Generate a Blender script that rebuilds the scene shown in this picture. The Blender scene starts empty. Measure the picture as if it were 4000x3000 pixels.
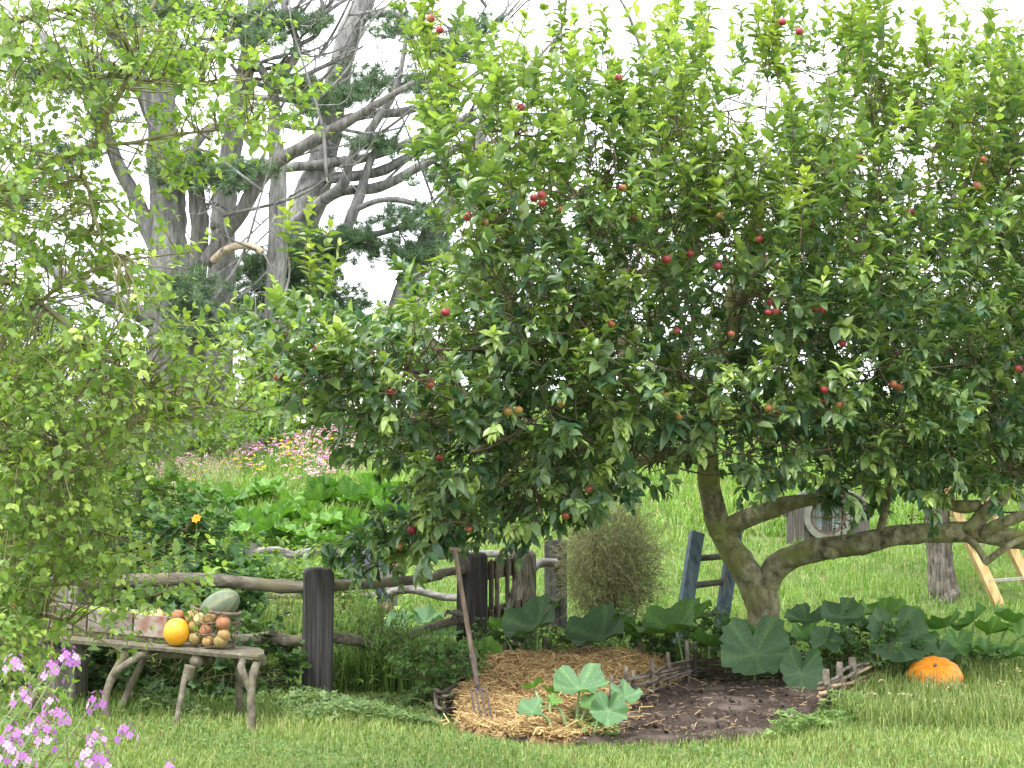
import bpy, bmesh, math, random
import numpy as np
from mathutils import Vector, Matrix, noise as mnoise

random.seed(11)
rng = np.random.default_rng(11)
scene = bpy.context.scene
col = scene.collection
R = math.radians

# ------------------------------------------------------------------ camera, sky, sun, exposure
CAM = np.array([0.0, 0.0, 1.6])
F, CX, CY, HZ = 6000.0, 2000.0, 1500.0, 1915.0
PITCH = math.atan((HZ - CY) / F)
cam_d = bpy.data.cameras.new('camera')
cam_d.sensor_width = 36.0
cam_d.lens = 36.0 * F / 4000.0
cam_d.clip_end = 3000.0
cam = bpy.data.objects.new('camera', cam_d)
cam.location = CAM
cam.rotation_euler = (R(90) + PITCH, 0, 0)
col.objects.link(cam)
scene.camera = cam

SUN_EL, SUN_AZ = R(62), R(215)          # azimuth clockwise from +Y: from behind the camera's left shoulder
world = bpy.data.worlds.new('World')
scene.world = world
world.use_nodes = True
wn = world.node_tree
for n in list(wn.nodes):
    wn.nodes.remove(n)
w_out = wn.nodes.new('ShaderNodeOutputWorld')
sky = wn.nodes.new('ShaderNodeTexSky')
sky.sky_type = 'NISHITA'
sky.sun_disc = False
sky.sun_elevation = SUN_EL
sky.sun_rotation = SUN_AZ
sky.dust_density = 4.0
bg_sky = wn.nodes.new('ShaderNodeBackground')
bg_sky.inputs['Strength'].default_value = 0.12
wn.links.new(sky.outputs[0], bg_sky.inputs['Color'])
bg_cl = wn.nodes.new('ShaderNodeBackground')      # thin bright cloud layer that covers the whole sky
bg_cl.inputs['Strength'].default_value = 1.0
w_tc = wn.nodes.new('ShaderNodeTexCoord')
w_no = wn.nodes.new('ShaderNodeTexNoise')
w_no.inputs['Scale'].default_value = 2.2
w_no.inputs['Detail'].default_value = 5
w_rp = wn.nodes.new('ShaderNodeValToRGB')
w_rp.color_ramp.elements[0].position = 0.3
w_rp.color_ramp.elements[0].color = (0.86, 0.90, 0.96, 1)
w_rp.color_ramp.elements[1].position = 0.62
w_rp.color_ramp.elements[1].color = (1.0, 1.0, 1.0, 1)
wn.links.new(w_tc.outputs['Generated'], w_no.inputs['Vector'])
wn.links.new(w_no.outputs['Fac'], w_rp.inputs['Fac'])
wn.links.new(w_rp.outputs['Color'], bg_cl.inputs['Color'])
w_mx = wn.nodes.new('ShaderNodeMixShader')
w_mx.inputs['Fac'].default_value = 0.9
wn.links.new(bg_sky.outputs[0], w_mx.inputs[1])
wn.links.new(bg_cl.outputs[0], w_mx.inputs[2])
wn.links.new(w_mx.outputs[0], w_out.inputs['Surface'])

sun_d = bpy.data.lights.new('sun', 'SUN')
sun_d.energy = 1.5
sun_d.angle = R(14)
sun_d.color = (1.0, 0.98, 0.95)
sun = bpy.data.objects.new('sun', sun_d)
sdir = Vector((math.sin(SUN_AZ) * math.cos(SUN_EL), math.cos(SUN_AZ) * math.cos(SUN_EL), math.sin(SUN_EL)))
sun.rotation_euler = sdir.to_track_quat('Z', 'Y').to_euler()
sun.location = (0, 0, 30)
col.objects.link(sun)

vs = scene.view_settings
vs.view_transform = 'Standard'
vs.look = 'None'
vs.exposure = 1.8
vs.gamma = 1.0
vs.use_curve_mapping = False
scene.cycles.max_bounces = 7
scene.cycles.diffuse_bounces = 4
scene.cycles.glossy_bounces = 2
scene.cycles.transmission_bounces = 5
scene.cycles.use_denoising = True

# ------------------------------------------------------------------ helpers
def at(px, py, Y):
    """world point at depth Y that the photograph shows at (px, py) of 4000 x 3000"""
    dx = (px - CX) / F
    up = (CY - py) / F
    y = math.cos(PITCH) - up * math.sin(PITCH)
    z = math.sin(PITCH) + up * math.cos(PITCH)
    t = Y / y
    return np.array([dx * t, Y, 1.6 + z * t])

def atv(px, py, Y):
    px, py, Y = np.asarray(px, float), np.asarray(py, float), np.asarray(Y, float)
    up = (CY - py) / F
    y = math.cos(PITCH) - up * math.sin(PITCH)
    z = math.sin(PITCH) + up * math.cos(PITCH)
    t = Y / y
    return np.stack([(px - CX) / F * t, Y + 0 * px, 1.6 + z * t], -1)

def project(P):
    P = np.asarray(P) - CAM
    f = P[..., 1] * math.cos(PITCH) + P[..., 2] * math.sin(PITCH)
    u = -P[..., 1] * math.sin(PITCH) + P[..., 2] * math.cos(PITCH)
    return CX + F * P[..., 0] / f, CY - F * u / f

def sstep(t):
    t = np.clip(t, 0, 1)
    return t * t * (3 - 2 * t)

def H(x, y):
    x = np.asarray(x, float); y = np.asarray(y, float)
    u = x / np.maximum(y, 1.0)
    hc = 1.75 + 1.85 * sstep((u + 0.27) / 0.27)
    t = np.clip((y - 17.0) / 17.0, 0, 1)
    z = hc * t ** 1.25
    z = z - 0.012 * np.clip(y - 36.0, 0, 300)
    b = 0.02 * np.sin(x * 1.7 + 0.6 * y) * np.sin(y * 1.1 + 0.4) + 0.012 * np.sin(x * 4.1 + y * 2.3)
    return z + b * (1 + 2.5 * t)

def ground(px, py):
    lo = 4.0
    for Y in np.arange(6.0, 60.0, 0.05):
        p = at(px, py, Y)
        if p[2] <= H(p[0], p[1]):
            return np.array([p[0], p[1], float(H(p[0], p[1]))])
    return at(px, py, 40.0)

def nz(v):
    v = np.asarray(v, float)
    n = np.linalg.norm(v, axis=-1, keepdims=True)
    return v / np.maximum(n, 1e-9)

def link_mesh(name, me, mat, parent):
    if mat is not None:
        me.materials.clear(); me.materials.append(mat)
    o = bpy.data.objects.new(name, me)
    col.objects.link(o)
    if parent is not None:
        o.parent = parent
    return o

def make_mesh(name, V, polys, colr=None, smooth=True):
    """polys: list of integer arrays (M,k)"""
    me = bpy.data.meshes.new(name)
    V = np.ascontiguousarray(V, dtype=np.float32)
    me.vertices.add(len(V))
    me.vertices.foreach_set('co', V.ravel())
    idx = np.concatenate([p.ravel() for p in polys]).astype(np.int32)
    tot = np.concatenate([np.full(len(p), p.shape[1]) for p in polys])
    st = np.concatenate([[0], np.cumsum(tot)[:-1]]).astype(np.int32)
    me.loops.add(len(idx))
    me.loops.foreach_set('vertex_index', idx)
    me.polygons.add(len(tot))
    me.polygons.foreach_set('loop_start', st)
    me.polygons.foreach_set('use_smooth', np.full(len(tot), smooth))
    if colr is not None:
        ca = me.color_attributes.new('col', 'FLOAT_COLOR', 'POINT')
        c4 = np.ones((len(V), 4), np.float32)
        c4[:, :3] = colr
        ca.data.foreach_set('color', c4.ravel())
    me.update(calc_edges=True)
    me.validate()
    return me

class Geo:
    def __init__(self):
        self.V, self.P, self.C, self.n = [], [], [], 0
    def add(self, V, polys, c=None):
        V = np.asarray(V, float).reshape(-1, 3)
        for p in polys:
            p = np.asarray(p)
            if len(p):
                self.P.append(p + self.n)
        self.V.append(V)
        if c is None:
            c = (0.5, 0.5, 0.5)
        c = np.asarray(c, float)
        self.C.append(np.broadcast_to(c, (len(V), 3)) if c.ndim == 1 else c)
        self.n += len(V)
        return self
    def mesh(self, name, origin=(0, 0, 0), smooth=True):
        by = {}
        for p in self.P:
            by.setdefault(p.shape[1], []).append(p)
        polys = [np.concatenate(v) for v in by.values()]
        return make_mesh(name, np.concatenate(self.V) - np.asarray(origin), polys, np.concatenate(self.C), smooth)
    def build(self, name, mat, parent=None, smooth=True, origin=None):
        if origin is None:
            origin = tuple(parent.location) if parent is not None else (0, 0, 0)
        o = link_mesh(name, self.mesh(name, origin, smooth), mat, parent)
        if parent is None:
            o.location = origin
        return o

def thing(name, label, cat, loc, group=None):
    o = bpy.data.objects.new(name, None)
    o.empty_display_size = 0.2
    o.location = tuple(float(v) for v in loc)
    col.objects.link(o)
    o['label'] = label; o['category'] = cat
    if group: o['group'] = group
    return o

def tag(o, label=None, cat=None, group=None, kind=None):
    if label: o['label'] = label
    if cat: o['category'] = cat
    if group: o['group'] = group
    if kind: o['kind'] = kind
    return o

def spline(pts, n):
    """Catmull-Rom through rows of any width"""
    P = np.asarray(pts, float)
    if len(P) < 3:
        t = np.linspace(0, 1, n)[:, None]
        return P[0] * (1 - t) + P[-1] * t
    Q = np.vstack([2 * P[0] - P[1], P, 2 * P[-1] - P[-2]])
    out = []
    m = len(P) - 1
    for s in np.linspace(0, m, n):
        i = min(int(s), m - 1); t = s - i
        a, b, c, d = Q[i], Q[i + 1], Q[i + 2], Q[i + 3]
        out.append(0.5 * (2 * b + (c - a) * t + (2 * a - 5 * b + 4 * c - d) * t * t + (3 * b - a - 3 * c + d) * t ** 3))
    return np.array(out)

def tube(g, pts, rad, sides=6, c=None, rough=0.0, freq=6.0, caps=True, squash=None, seed=0.0):
    P = np.asarray(pts, float); n = len(P)
    rad = np.broadcast_to(np.asarray(rad, float), (n,))
    T = nz(np.gradient(P, axis=0))
    ref = np.array([0.0, 0, 1]) if abs(T[0][2]) < 0.9 else np.array([1.0, 0, 0])
    U = np.zeros((n, 3)); u = nz(np.cross(T[0], ref))
    for i in range(n):
        u = nz(u - T[i] * np.dot(u, T[i])); U[i] = u
    W = np.cross(T, U)
    a = np.arange(sides) * 2 * math.pi / sides
    ring = np.cos(a)[None, :, None] * U[:, None, :] + np.sin(a)[None, :, None] * W[:, None, :]
    rr = np.repeat(rad[:, None], sides, 1)
    if rough:
        for i in range(n):
            for j in range(sides):
                q = P[i] * freq + ring[i, j] * 0.9 + seed
                rr[i, j] *= 1 + rough * mnoise.noise(Vector(q)) + 0.5 * rough * mnoise.noise(Vector(q * 2.7))
    V = P[:, None, :] + ring * rr[:, :, None]
    V = V.reshape(-1, 3)
    i = np.arange(n - 1)[:, None] * sides; j = np.arange(sides)[None, :]; k = (j + 1) % sides
    q = np.stack([i + j, i + k, i + sides + k, i + sides + j], -1).reshape(-1, 4)
    polys = [q]
    if caps:
        V = np.vstack([V, P[0], P[-1]])
        b, e = n * sides, n * sides + 1
        jj = np.arange(sides); kk = (jj + 1) % sides
        polys.append(np.stack([np.full(sides, b), kk, jj], -1))
        o = (n - 1) * sides
        polys.append(np.stack([np.full(sides, e), o + jj, o + kk], -1))
    g.add(V, polys, c)
    return g

def box(g, c, size, rot=None, colr=None, bev=0.0):
    """box with chamfered edges"""
    sx, sy, sz = [s / 2 for s in size]
    bm = bmesh.new()
    bmesh.ops.create_cube(bm, size=1.0)
    for v in bm.verts:
        v.co = Vector((v.co.x * 2 * sx, v.co.y * 2 * sy, v.co.z * 2 * sz))
    if bev:
        bmesh.ops.bevel(bm, geom=list(bm.edges), offset=bev, segments=2, affect='EDGES', profile=0.6)
    V = np.array([v.co[:] for v in bm.verts])
    if rot is not None:
        V = V @ np.array(rot).T
    V = V + np.asarray(c)
    bm.verts.index_update()
    by = {}
    for f in bm.faces:
        by.setdefault(len(f.verts), []).append([v.index for v in f.verts])
    bm.free()
    g.add(V, [np.array(p) for p in by.values()], colr)
    return g

def rotz(a):
    c, s = math.cos(a), math.sin(a)
    return np.array([[c, -s, 0], [s, c, 0], [0, 0, 1]])

def lathe(g, prof, origin=(0, 0, 0), seg=24, ribs=0, ribd=0.0, c=None, M=None, caps=True):
    """prof rows (r, z) bottom to top"""
    a = np.arange(seg) * 2 * math.pi / seg
    prof = np.asarray(prof, float)
    rr = prof[:, 0][:, None] * (1 - (ribd * (np.abs(np.cos(a * ribs / 2)) ** 4 if ribs else 0 * a))[None, :])
    V = np.stack([rr * np.cos(a), rr * np.sin(a), np.repeat(prof[:, 1][:, None], seg, 1)], -1).reshape(-1, 3)
    if M is not None:
        V = V @ np.array(M).T
    V = V + np.asarray(origin)
    n = len(prof)
    i = np.arange(n - 1)[:, None] * seg; j = np.arange(seg)[None, :]; k = (j + 1) % seg
    q = np.stack([i + j, i + k, i + seg + k, i + seg + j], -1).reshape(-1, 4)
    g.add(V, [q], c)
    return g

def inside(px, py, poly):
    poly = np.asarray(poly, float); x, y = np.asarray(px), np.asarray(py)
    r = np.zeros(x.shape, bool); j = len(poly) - 1
    for i in range(len(poly)):
        xi, yi = poly[i]; xj, yj = poly[j]
        with np.errstate(divide='ignore', invalid='ignore'):
            c = ((yi > y) != (yj > y)) & (x < (xj - xi) * (y - yi) / (yj - yi + 1e-12) + xi)
        r ^= c; j = i
    return r

def sample_poly(poly, n):
    poly = np.asarray(poly, float)
    lo, hi = poly.min(0), poly.max(0); out = np.zeros((0, 2))
    while len(out) < n:
        s = rng.uniform(lo, hi, (n * 2, 2))
        out = np.vstack([out, s[inside(s[:, 0], s[:, 1], poly)]])
    return out[:n]

# ------------------------------------------------------------------ materials
def new_mat(name):
    m = bpy.data.materials.new(name); m.use_nodes = True
    nt = m.node_tree
    for n in list(nt.nodes): nt.nodes.remove(n)
    o = nt.nodes.new('ShaderNodeOutputMaterial')
    b = nt.nodes.new('ShaderNodeBsdfPrincipled')
    nt.links.new(b.outputs[0], o.inputs['Surface'])
    return m, nt, b, o

def leaf_mat(name, rough=0.45, trans=0.35, spec=0.4, hs=(0.491, 0.90, 1.06), tint=(1.2, 1.35, 0.5)):
    """colour from the 'col' attribute of each leaf; light also comes through the blade"""
    m, nt, b, o = new_mat(name)
    at_ = nt.nodes.new('ShaderNodeAttribute'); at_.attribute_name = 'col'
    tc = nt.nodes.new('ShaderNodeTexCoord')
    no = nt.nodes.new('ShaderNodeTexNoise'); no.inputs['Scale'].default_value = 35; no.inputs['Detail'].default_value = 3
    nt.links.new(tc.outputs['Object'], no.inputs['Vector'])
    mp = nt.nodes.new('ShaderNodeMapRange'); mp.inputs[1].default_value = 0.25; mp.inputs[2].default_value = 0.75
    mp.inputs[3].default_value = 0.72; mp.inputs[4].default_value = 1.28
    nt.links.new(no.outputs['Fac'], mp.inputs[0])
    mu = nt.nodes.new('ShaderNodeVectorMath'); mu.operation = 'SCALE'
    nt.links.new(at_.outputs['Color'], mu.inputs[0]); nt.links.new(mp.outputs[0], mu.inputs['Scale'])
    hv = nt.nodes.new('ShaderNodeHueSaturation')
    hv.inputs['Hue'].default_value, hv.inputs['Saturation'].default_value, hv.inputs['Value'].default_value = hs or (0.5, 1, 1)
    nt.links.new(mu.outputs[0], hv.inputs['Color'])
    nt.links.new(hv.outputs[0], b.inputs['Base Color'])
    b.inputs['Roughness'].default_value = rough
    b.inputs['Specular IOR Level'].default_value = spec
    tr = nt.nodes.new('ShaderNodeBsdfTranslucent')
    tt = nt.nodes.new('ShaderNodeVectorMath'); tt.operation = 'MULTIPLY'
    nt.links.new(hv.outputs[0], tt.inputs[0]); tt.inputs[1].default_value = tint
    nt.links.new(tt.outputs[0], tr.inputs['Color'])
    mx = nt.nodes.new('ShaderNodeMixShader'); mx.inputs['Fac'].default_value = trans
    nt.links.new(b.outputs[0], mx.inputs[1]); nt.links.new(tr.outputs[0], mx.inputs[2])
    nt.links.new(mx.outputs[0], o.inputs['Surface'])
    return m

def ramp_mat(name, stops, scale=(8, 8, 8), detail=6, rough=0.85, bump=0.3, dist=0.02, second=None, spec=0.2, coord='Object', attr=False):
    """noise-driven colour ramp, optional second large patch colour (colour, scale, lo, hi)"""
    m, nt, b, o = new_mat(name)
    tc = nt.nodes.new('ShaderNodeTexCoord')
    ma = nt.nodes.new('ShaderNodeMapping'); ma.inputs['Scale'].default_value = scale
    nt.links.new(tc.outputs[coord], ma.inputs['Vector'])
    no = nt.nodes.new('ShaderNodeTexNoise'); no.inputs['Scale'].default_value = 1.0
    no.inputs['Detail'].default_value = detail; no.inputs['Roughness'].default_value = 0.65
    nt.links.new(ma.outputs[0], no.inputs['Vector'])
    rp = nt.nodes.new('ShaderNodeValToRGB')
    el = rp.color_ramp.elements
    for i, (p, c) in enumerate(stops):
        e = el[i] if i < 2 else el.new(p)
        e.position = p; e.color = (*c, 1)
    nt.links.new(no.outputs['Fac'], rp.inputs['Fac'])
    src = rp.outputs['Color']
    if second:
        c2, s2, lo, hi = second
        n2 = nt.nodes.new('ShaderNodeTexNoise'); n2.inputs['Scale'].default_value = s2; n2.inputs['Detail'].default_value = 5
        nt.links.new(tc.outputs[coord], n2.inputs['Vector'])
        mr = nt.nodes.new('ShaderNodeMapRange'); mr.inputs[1].default_value = lo; mr.inputs[2].default_value = hi
        nt.links.new(n2.outputs['Fac'], mr.inputs[0])
        mx = nt.nodes.new('ShaderNodeMix'); mx.data_type = 'RGBA'
        nt.links.new(mr.outputs[0], mx.inputs[0]); nt.links.new(src, mx.inputs[6]); mx.inputs[7].default_value = (*c2, 1)
        src = mx.outputs[2]
    if attr:
        aa = nt.nodes.new('ShaderNodeAttribute'); aa.attribute_name = 'col'
        mm = nt.nodes.new('ShaderNodeMix'); mm.data_type = 'RGBA'; mm.blend_type = 'MULTIPLY'; mm.inputs[0].default_value = 1.0
        nt.links.new(src, mm.inputs[6]); nt.links.new(aa.outputs['Color'], mm.inputs[7]); src = mm.outputs[2]
    nt.links.new(src, b.inputs['Base Color'])
    b.inputs['Roughness'].default_value = rough
    b.inputs['Specular IOR Level'].default_value = spec
    if bump:
        bp = nt.nodes.new('ShaderNodeBump'); bp.inputs['Strength'].default_value = bump; bp.inputs['Distance'].default_value = dist
        nt.links.new(no.outputs['Fac'], bp.inputs['Height']); nt.links.new(bp.outputs[0], b.inputs['Normal'])
    return m

M = {}
M['apple_leaf'] = leaf_mat('apple_leaf', 0.36, 0.33, 0.6)
M['thin_leaf'] = leaf_mat('thin_leaf', 0.45, 0.42, 0.4)
M['herb'] = leaf_mat('herb', 0.55, 0.38, 0.3)
M['grass'] = leaf_mat('grass', 0.55, 0.4, 0.25, tint=(1.05, 1.25, 0.55))
M['squash_leaf'] = leaf_mat('squash_leaf', 0.6, 0.22, 0.22, tint=(1.4, 1.8, 0.4))
M['needle'] = leaf_mat('needle', 0.5, 0.15, 0.3)
M['petal'] = leaf_mat('petal', 0.6, 0.35, 0.2, hs=None, tint=(1.1, 1.0, 1.1))
M['apple_bark'] = ramp_mat('apple_bark', [(0.32, (0.055, 0.045, 0.03)), (0.48, (0.20, 0.185, 0.11)), (0.68, (0.40, 0.385, 0.27))],
                           (14, 14, 9), 8, 0.9, 0.7, 0.02, second=((0.23, 0.25, 0.075), 3.2, 0.46, 0.70))
M['twig'] = ramp_mat('twig', [(0.3, (0.06, 0.045, 0.03)), (0.7, (0.17, 0.13, 0.085))], (30, 30, 30), 3, 0.8, 0.0)
M['green_twig'] = ramp_mat('green_twig', [(0.3, (0.11, 0.095, 0.05)), (0.7, (0.25, 0.24, 0.12))], (20, 20, 20), 3, 0.75, 0.0)
M['pine_bark'] = ramp_mat('pine_bark', [(0.32, (0.07, 0.069, 0.066)), (0.5, (0.18, 0.178, 0.172)), (0.72, (0.32, 0.318, 0.31))],
                          (7, 7, 1.6), 8, 0.95, 0.8, 0.08)
M['dark_pine_bark'] = ramp_mat('dark_pine_bark', [(0.3, (0.045, 0.042, 0.038)), (0.55, (0.14, 0.135, 0.125)), (0.75, (0.25, 0.245, 0.23))],
                               (9, 9, 1.6), 8, 0.95, 0.9, 0.08)
M['dead_wood'] = ramp_mat('dead_wood', [(0.3, (0.25, 0.19, 0.13)), (0.7, (0.50, 0.42, 0.33))], (6, 6, 6), 5, 0.9, 0.4)
M['old_bark'] = ramp_mat('old_bark', [(0.34, (0.05, 0.043, 0.036)), (0.5, (0.17, 0.15, 0.125)), (0.72, (0.31, 0.285, 0.25))],
                         (30, 30, 5), 7, 0.95, 1.0, 0.05)
M['post_wood'] = ramp_mat('post_wood', [(0.3, (0.016, 0.016, 0.016)), (0.52, (0.042, 0.041, 0.040)), (0.75, (0.095, 0.091, 0.085))],
                          (38, 38, 1.6), 6, 0.9, 0.6, 0.012, second=((0.10, 0.095, 0.075), 1.6, 0.56, 0.75))
M['pale_post_wood'] = ramp_mat('pale_post_wood', [(0.3, (0.07, 0.065, 0.055)), (0.52, (0.15, 0.14, 0.12)), (0.75, (0.26, 0.245, 0.21))],
                               (34, 34, 1.6), 6, 0.9, 0.5, 0.012)
M['rail_wood'] = ramp_mat('rail_wood', [(0.3, (0.05, 0.042, 0.033)), (0.5, (0.13, 0.115, 0.09)), (0.72, (0.26, 0.235, 0.19))],
                          (2.2, 26, 26), 7, 0.9, 0.6, 0.012, second=((0.16, 0.145, 0.09), 4.0, 0.5, 0.68))
M['silver_rail'] = ramp_mat('silver_rail', [(0.32, (0.06, 0.055, 0.05)), (0.5, (0.175, 0.165, 0.155)), (0.72, (0.34, 0.325, 0.305))],
                            (2.2, 26, 26), 7, 0.9, 0.6, 0.012)
M['lichen_board'] = ramp_mat('lichen_board', [(0.34, (0.04, 0.034, 0.024)), (0.5, (0.125, 0.11, 0.08)), (0.68, (0.24, 0.22, 0.17))],
                             (24, 24, 7), 8, 0.95, 0.5, 0.01, second=((0.42, 0.42, 0.36), 40, 0.66, 0.72))
M['dark_board'] = ramp_mat('dark_board', [(0.34, (0.03, 0.026, 0.02)), (0.5, (0.08, 0.07, 0.05)), (0.7, (0.17, 0.15, 0.10))],
                           (24, 24, 4), 7, 0.95, 0.5, 0.01)
M['bench_wood'] = ramp_mat('bench_wood', [(0.3, (0.06, 0.05, 0.038)), (0.52, (0.135, 0.12, 0.09)), (0.75, (0.25, 0.235, 0.175))],
                           (16, 16, 16), 7, 0.92, 0.6, 0.012, second=((0.12, 0.12, 0.05), 7, 0.55, 0.75))
M['cut_end'] = ramp_mat('cut_end', [(0.3, (0.18, 0.16, 0.12)), (0.7, (0.40, 0.37, 0.28))], (30, 30, 30), 5, 0.9, 0.2)
M['blue_paint'] = ramp_mat('blue_paint', [(0.3, (0.03, 0.04, 0.047)), (0.47, (0.085, 0.125, 0.15)), (0.72, (0.165, 0.205, 0.23))],
                           (22, 22, 4), 7, 0.75, 0.4, 0.008, second=((0.14, 0.125, 0.10), 9, 0.58, 0.68))
M['dark_rung'] = ramp_mat('dark_rung', [(0.3, (0.04, 0.04, 0.038)), (0.7, (0.15, 0.14, 0.12))], (8, 20, 20), 5, 0.9, 0.4, 0.01)
M['pine_timber'] = ramp_mat('pine_timber', [(0.3, (0.32, 0.21, 0.085)), (0.5, (0.50, 0.36, 0.17)), (0.75, (0.60, 0.47, 0.26))],
                            (24, 24, 2.5), 6, 0.75, 0.2, 0.006, second=((0.36, 0.28, 0.16), 5, 0.6, 0.75))
M['grey_timber'] = ramp_mat('grey_timber', [(0.3, (0.20, 0.18, 0.15)), (0.7, (0.40, 0.37, 0.32))], (4, 24, 24), 5, 0.9, 0.3)
M['box_paint'] = ramp_mat('box_paint', [(0.36, (0.19, 0.075, 0.055)), (0.5, (0.235, 0.155, 0.125)), (0.62, (0.30, 0.27, 0.235))],
                          (9, 9, 9), 8, 0.9, 0.3, 0.006)
M['box_grey'] = ramp_mat('box_grey', [(0.34, (0.15, 0.075, 0.06)), (0.46, (0.155, 0.135, 0.115)), (0.68, (0.27, 0.25, 0.215))],
                         (8, 8, 9), 8, 0.9, 0.3, 0.006)
M['mossy'] = ramp_mat('mossy', [(0.34, (0.05, 0.04, 0.025)), (0.5, (0.13, 0.13, 0.06)), (0.7, (0.32, 0.33, 0.25))], (30, 30, 30), 6, 0.95, 0.4, 0.01)
M['iron'] = ramp_mat('iron', [(0.3, (0.035, 0.028, 0.025)), (0.7, (0.12, 0.085, 0.07))], (40, 40, 40), 5, 0.7, 0.3, 0.004, spec=0.4)
M['fork_handle'] = ramp_mat('fork_handle', [(0.3, (0.055, 0.04, 0.03)), (0.7, (0.17, 0.13, 0.095))], (30, 30, 4), 5, 0.8, 0.3, 0.006)
M['wattle'] = ramp_mat('wattle', [(0.3, (0.05, 0.042, 0.032)), (0.5, (0.135, 0.115, 0.09)), (0.75, (0.27, 0.24, 0.19))], (14, 14, 14), 6, 0.9, 0.5, 0.006)
M['dark_wattle'] = ramp_mat('dark_wattle', [(0.3, (0.018, 0.015, 0.012)), (0.7, (0.075, 0.06, 0.048))], (14, 14, 14), 6, 0.9, 0.5, 0.006)
M['tan_wattle'] = ramp_mat('tan_wattle', [(0.3, (0.20, 0.14, 0.085)), (0.7, (0.46, 0.36, 0.24))], (14, 14, 14), 6, 0.9, 0.4, 0.006)
M['wicker'] = ramp_mat('wicker', [(0.3, (0.07, 0.05, 0.038)), (0.7, (0.25, 0.20, 0.15))], (40, 40, 40), 5, 0.85, 0.3, 0.004)
M['straw'] = leaf_mat('straw', 0.6, 0.15, 0.3, hs=None, tint=(1.1, 1.0, 0.8))
M['straw_base'] = ramp_mat('straw_base', [(0.35, (0.10, 0.065, 0.035)), (0.65, (0.42, 0.28, 0.14))], (26, 26, 26), 7, 0.95, 0.8, 0.03)
M['soil'] = ramp_mat('soil', [(0.32, (0.020, 0.014, 0.011)), (0.52, (0.060, 0.043, 0.034)), (0.72, (0.125, 0.095, 0.078))], (30, 30, 30), 9, 1.0, 1.0, 0.03,
                     second=((0.15, 0.118, 0.098), 2.2, 0.5, 0.62))
M['ground'] = ramp_mat('ground', [(0.3, (0.06, 0.09, 0.03)), (0.5, (0.13, 0.175, 0.055)), (0.72, (0.25, 0.27, 0.12))], (5, 5, 5), 9, 1.0, 0.6, 0.05,
                       second=((0.17, 0.165, 0.06), 0.9, 0.5, 0.7))
M['orange'] = ramp_mat('orange', [(0.3, (0.70, 0.29, 0.018)), (0.7, (0.80, 0.40, 0.03))], (18, 18, 18), 4, 0.42, 0.12, 0.004, spec=0.45)
M['orange_rib'] = ramp_mat('orange_rib', [(0.3, (0.62, 0.20, 0.015)), (0.7, (0.78, 0.33, 0.03))], (14, 14, 14), 4, 0.5, 0.12, 0.004, spec=0.4, attr=True)
M['cream_gourd'] = ramp_mat('cream_gourd', [(0.3, (0.50, 0.40, 0.15)), (0.7, (0.64, 0.55, 0.27))], (14, 14, 14), 4, 0.5, 0.1, 0.004)
M['tan_gourd'] = ramp_mat('tan_gourd', [(0.3, (0.22, 0.13, 0.05)), (0.52, (0.34, 0.22, 0.09)), (0.75, (0.42, 0.32, 0.15))], (22, 22, 22), 6, 0.6, 0.15, 0.004)
M['pink_gourd'] = ramp_mat('pink_gourd', [(0.3, (0.24, 0.10, 0.05)), (0.7, (0.40, 0.20, 0.11))], (24, 24, 24), 6, 0.6, 0.15, 0.004)
M['olive_gourd'] = ramp_mat('olive_gourd', [(0.3, (0.16, 0.12, 0.045)), (0.7, (0.33, 0.26, 0.10))], (26, 26, 26), 6, 0.6, 0.15, 0.004)
M['marrow'] = ramp_mat('marrow', [(0.3, (0.72, 0.8, 0.8)), (0.7, (1.15, 1.1, 1.0))], (30, 30, 30), 5, 0.5, 0.1, 0.004, attr=True)
M['apple_skin'] = ramp_mat('apple_skin', [(0.3, (0.75, 0.75, 0.75)), (0.7, (1.15, 1.1, 1.0))], (30, 30, 30), 4, 0.35, 0.0, spec=0.5, attr=True)
M['stone'] = ramp_mat('stone', [(0.3, (0.07, 0.068, 0.055)), (0.7, (0.17, 0.165, 0.14))], (10, 10, 10), 6, 0.9, 0.4, 0.02)
M['ring_paint'] = ramp_mat('ring_paint', [(0.3, (0.10, 0.108, 0.085)), (0.7, (0.20, 0.21, 0.17))], (14, 14, 14), 6, 0.85, 0.3, 0.01)
M['surround_wood'] = ramp_mat('surround_wood', [(0.3, (0.055, 0.05, 0.042)), (0.7, (0.14, 0.13, 0.115))], (30, 30, 4), 6, 0.9, 0.4, 0.01)
M['brown_paint'] = ramp_mat('brown_paint', [(0.3, (0.07, 0.045, 0.035)), (0.7, (0.13, 0.09, 0.07))], (20, 20, 20), 4, 0.7, 0.1)
M['curtain'] = ramp_mat('curtain', [(0.3, (0.32, 0.36, 0.33)), (0.7, (0.48, 0.52, 0.48))], (24, 24, 3), 4, 0.9, 0.2)
M['dark_room'] = ramp_mat('dark_room', [(0.3, (0.012, 0.012, 0.014)), (0.7, (0.03, 0.03, 0.032))], (3, 3, 3), 3, 0.9, 0.0)
M['jacket'] = ramp_mat('jacket', [(0.3, (0.045, 0.055, 0.085)), (0.7, (0.12, 0.14, 0.19))], (9, 9, 9), 5, 0.85, 0.5, 0.02)
M['trousers'] = ramp_mat('trousers', [(0.3, (0.006, 0.006, 0.008)), (0.7, (0.02, 0.02, 0.024))], (9, 9, 9), 5, 0.9, 0.4, 0.02)
M['skin'] = ramp_mat('skin', [(0.3, (0.42, 0.25, 0.18)), (0.7, (0.52, 0.33, 0.25))], (9, 9, 9), 3, 0.6, 0.0)
M['hair'] = ramp_mat('hair', [(0.3, (0.02, 0.014, 0.01)), (0.7, (0.07, 0.05, 0.035))], (40, 40, 8), 4, 0.6, 0.3)
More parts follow.
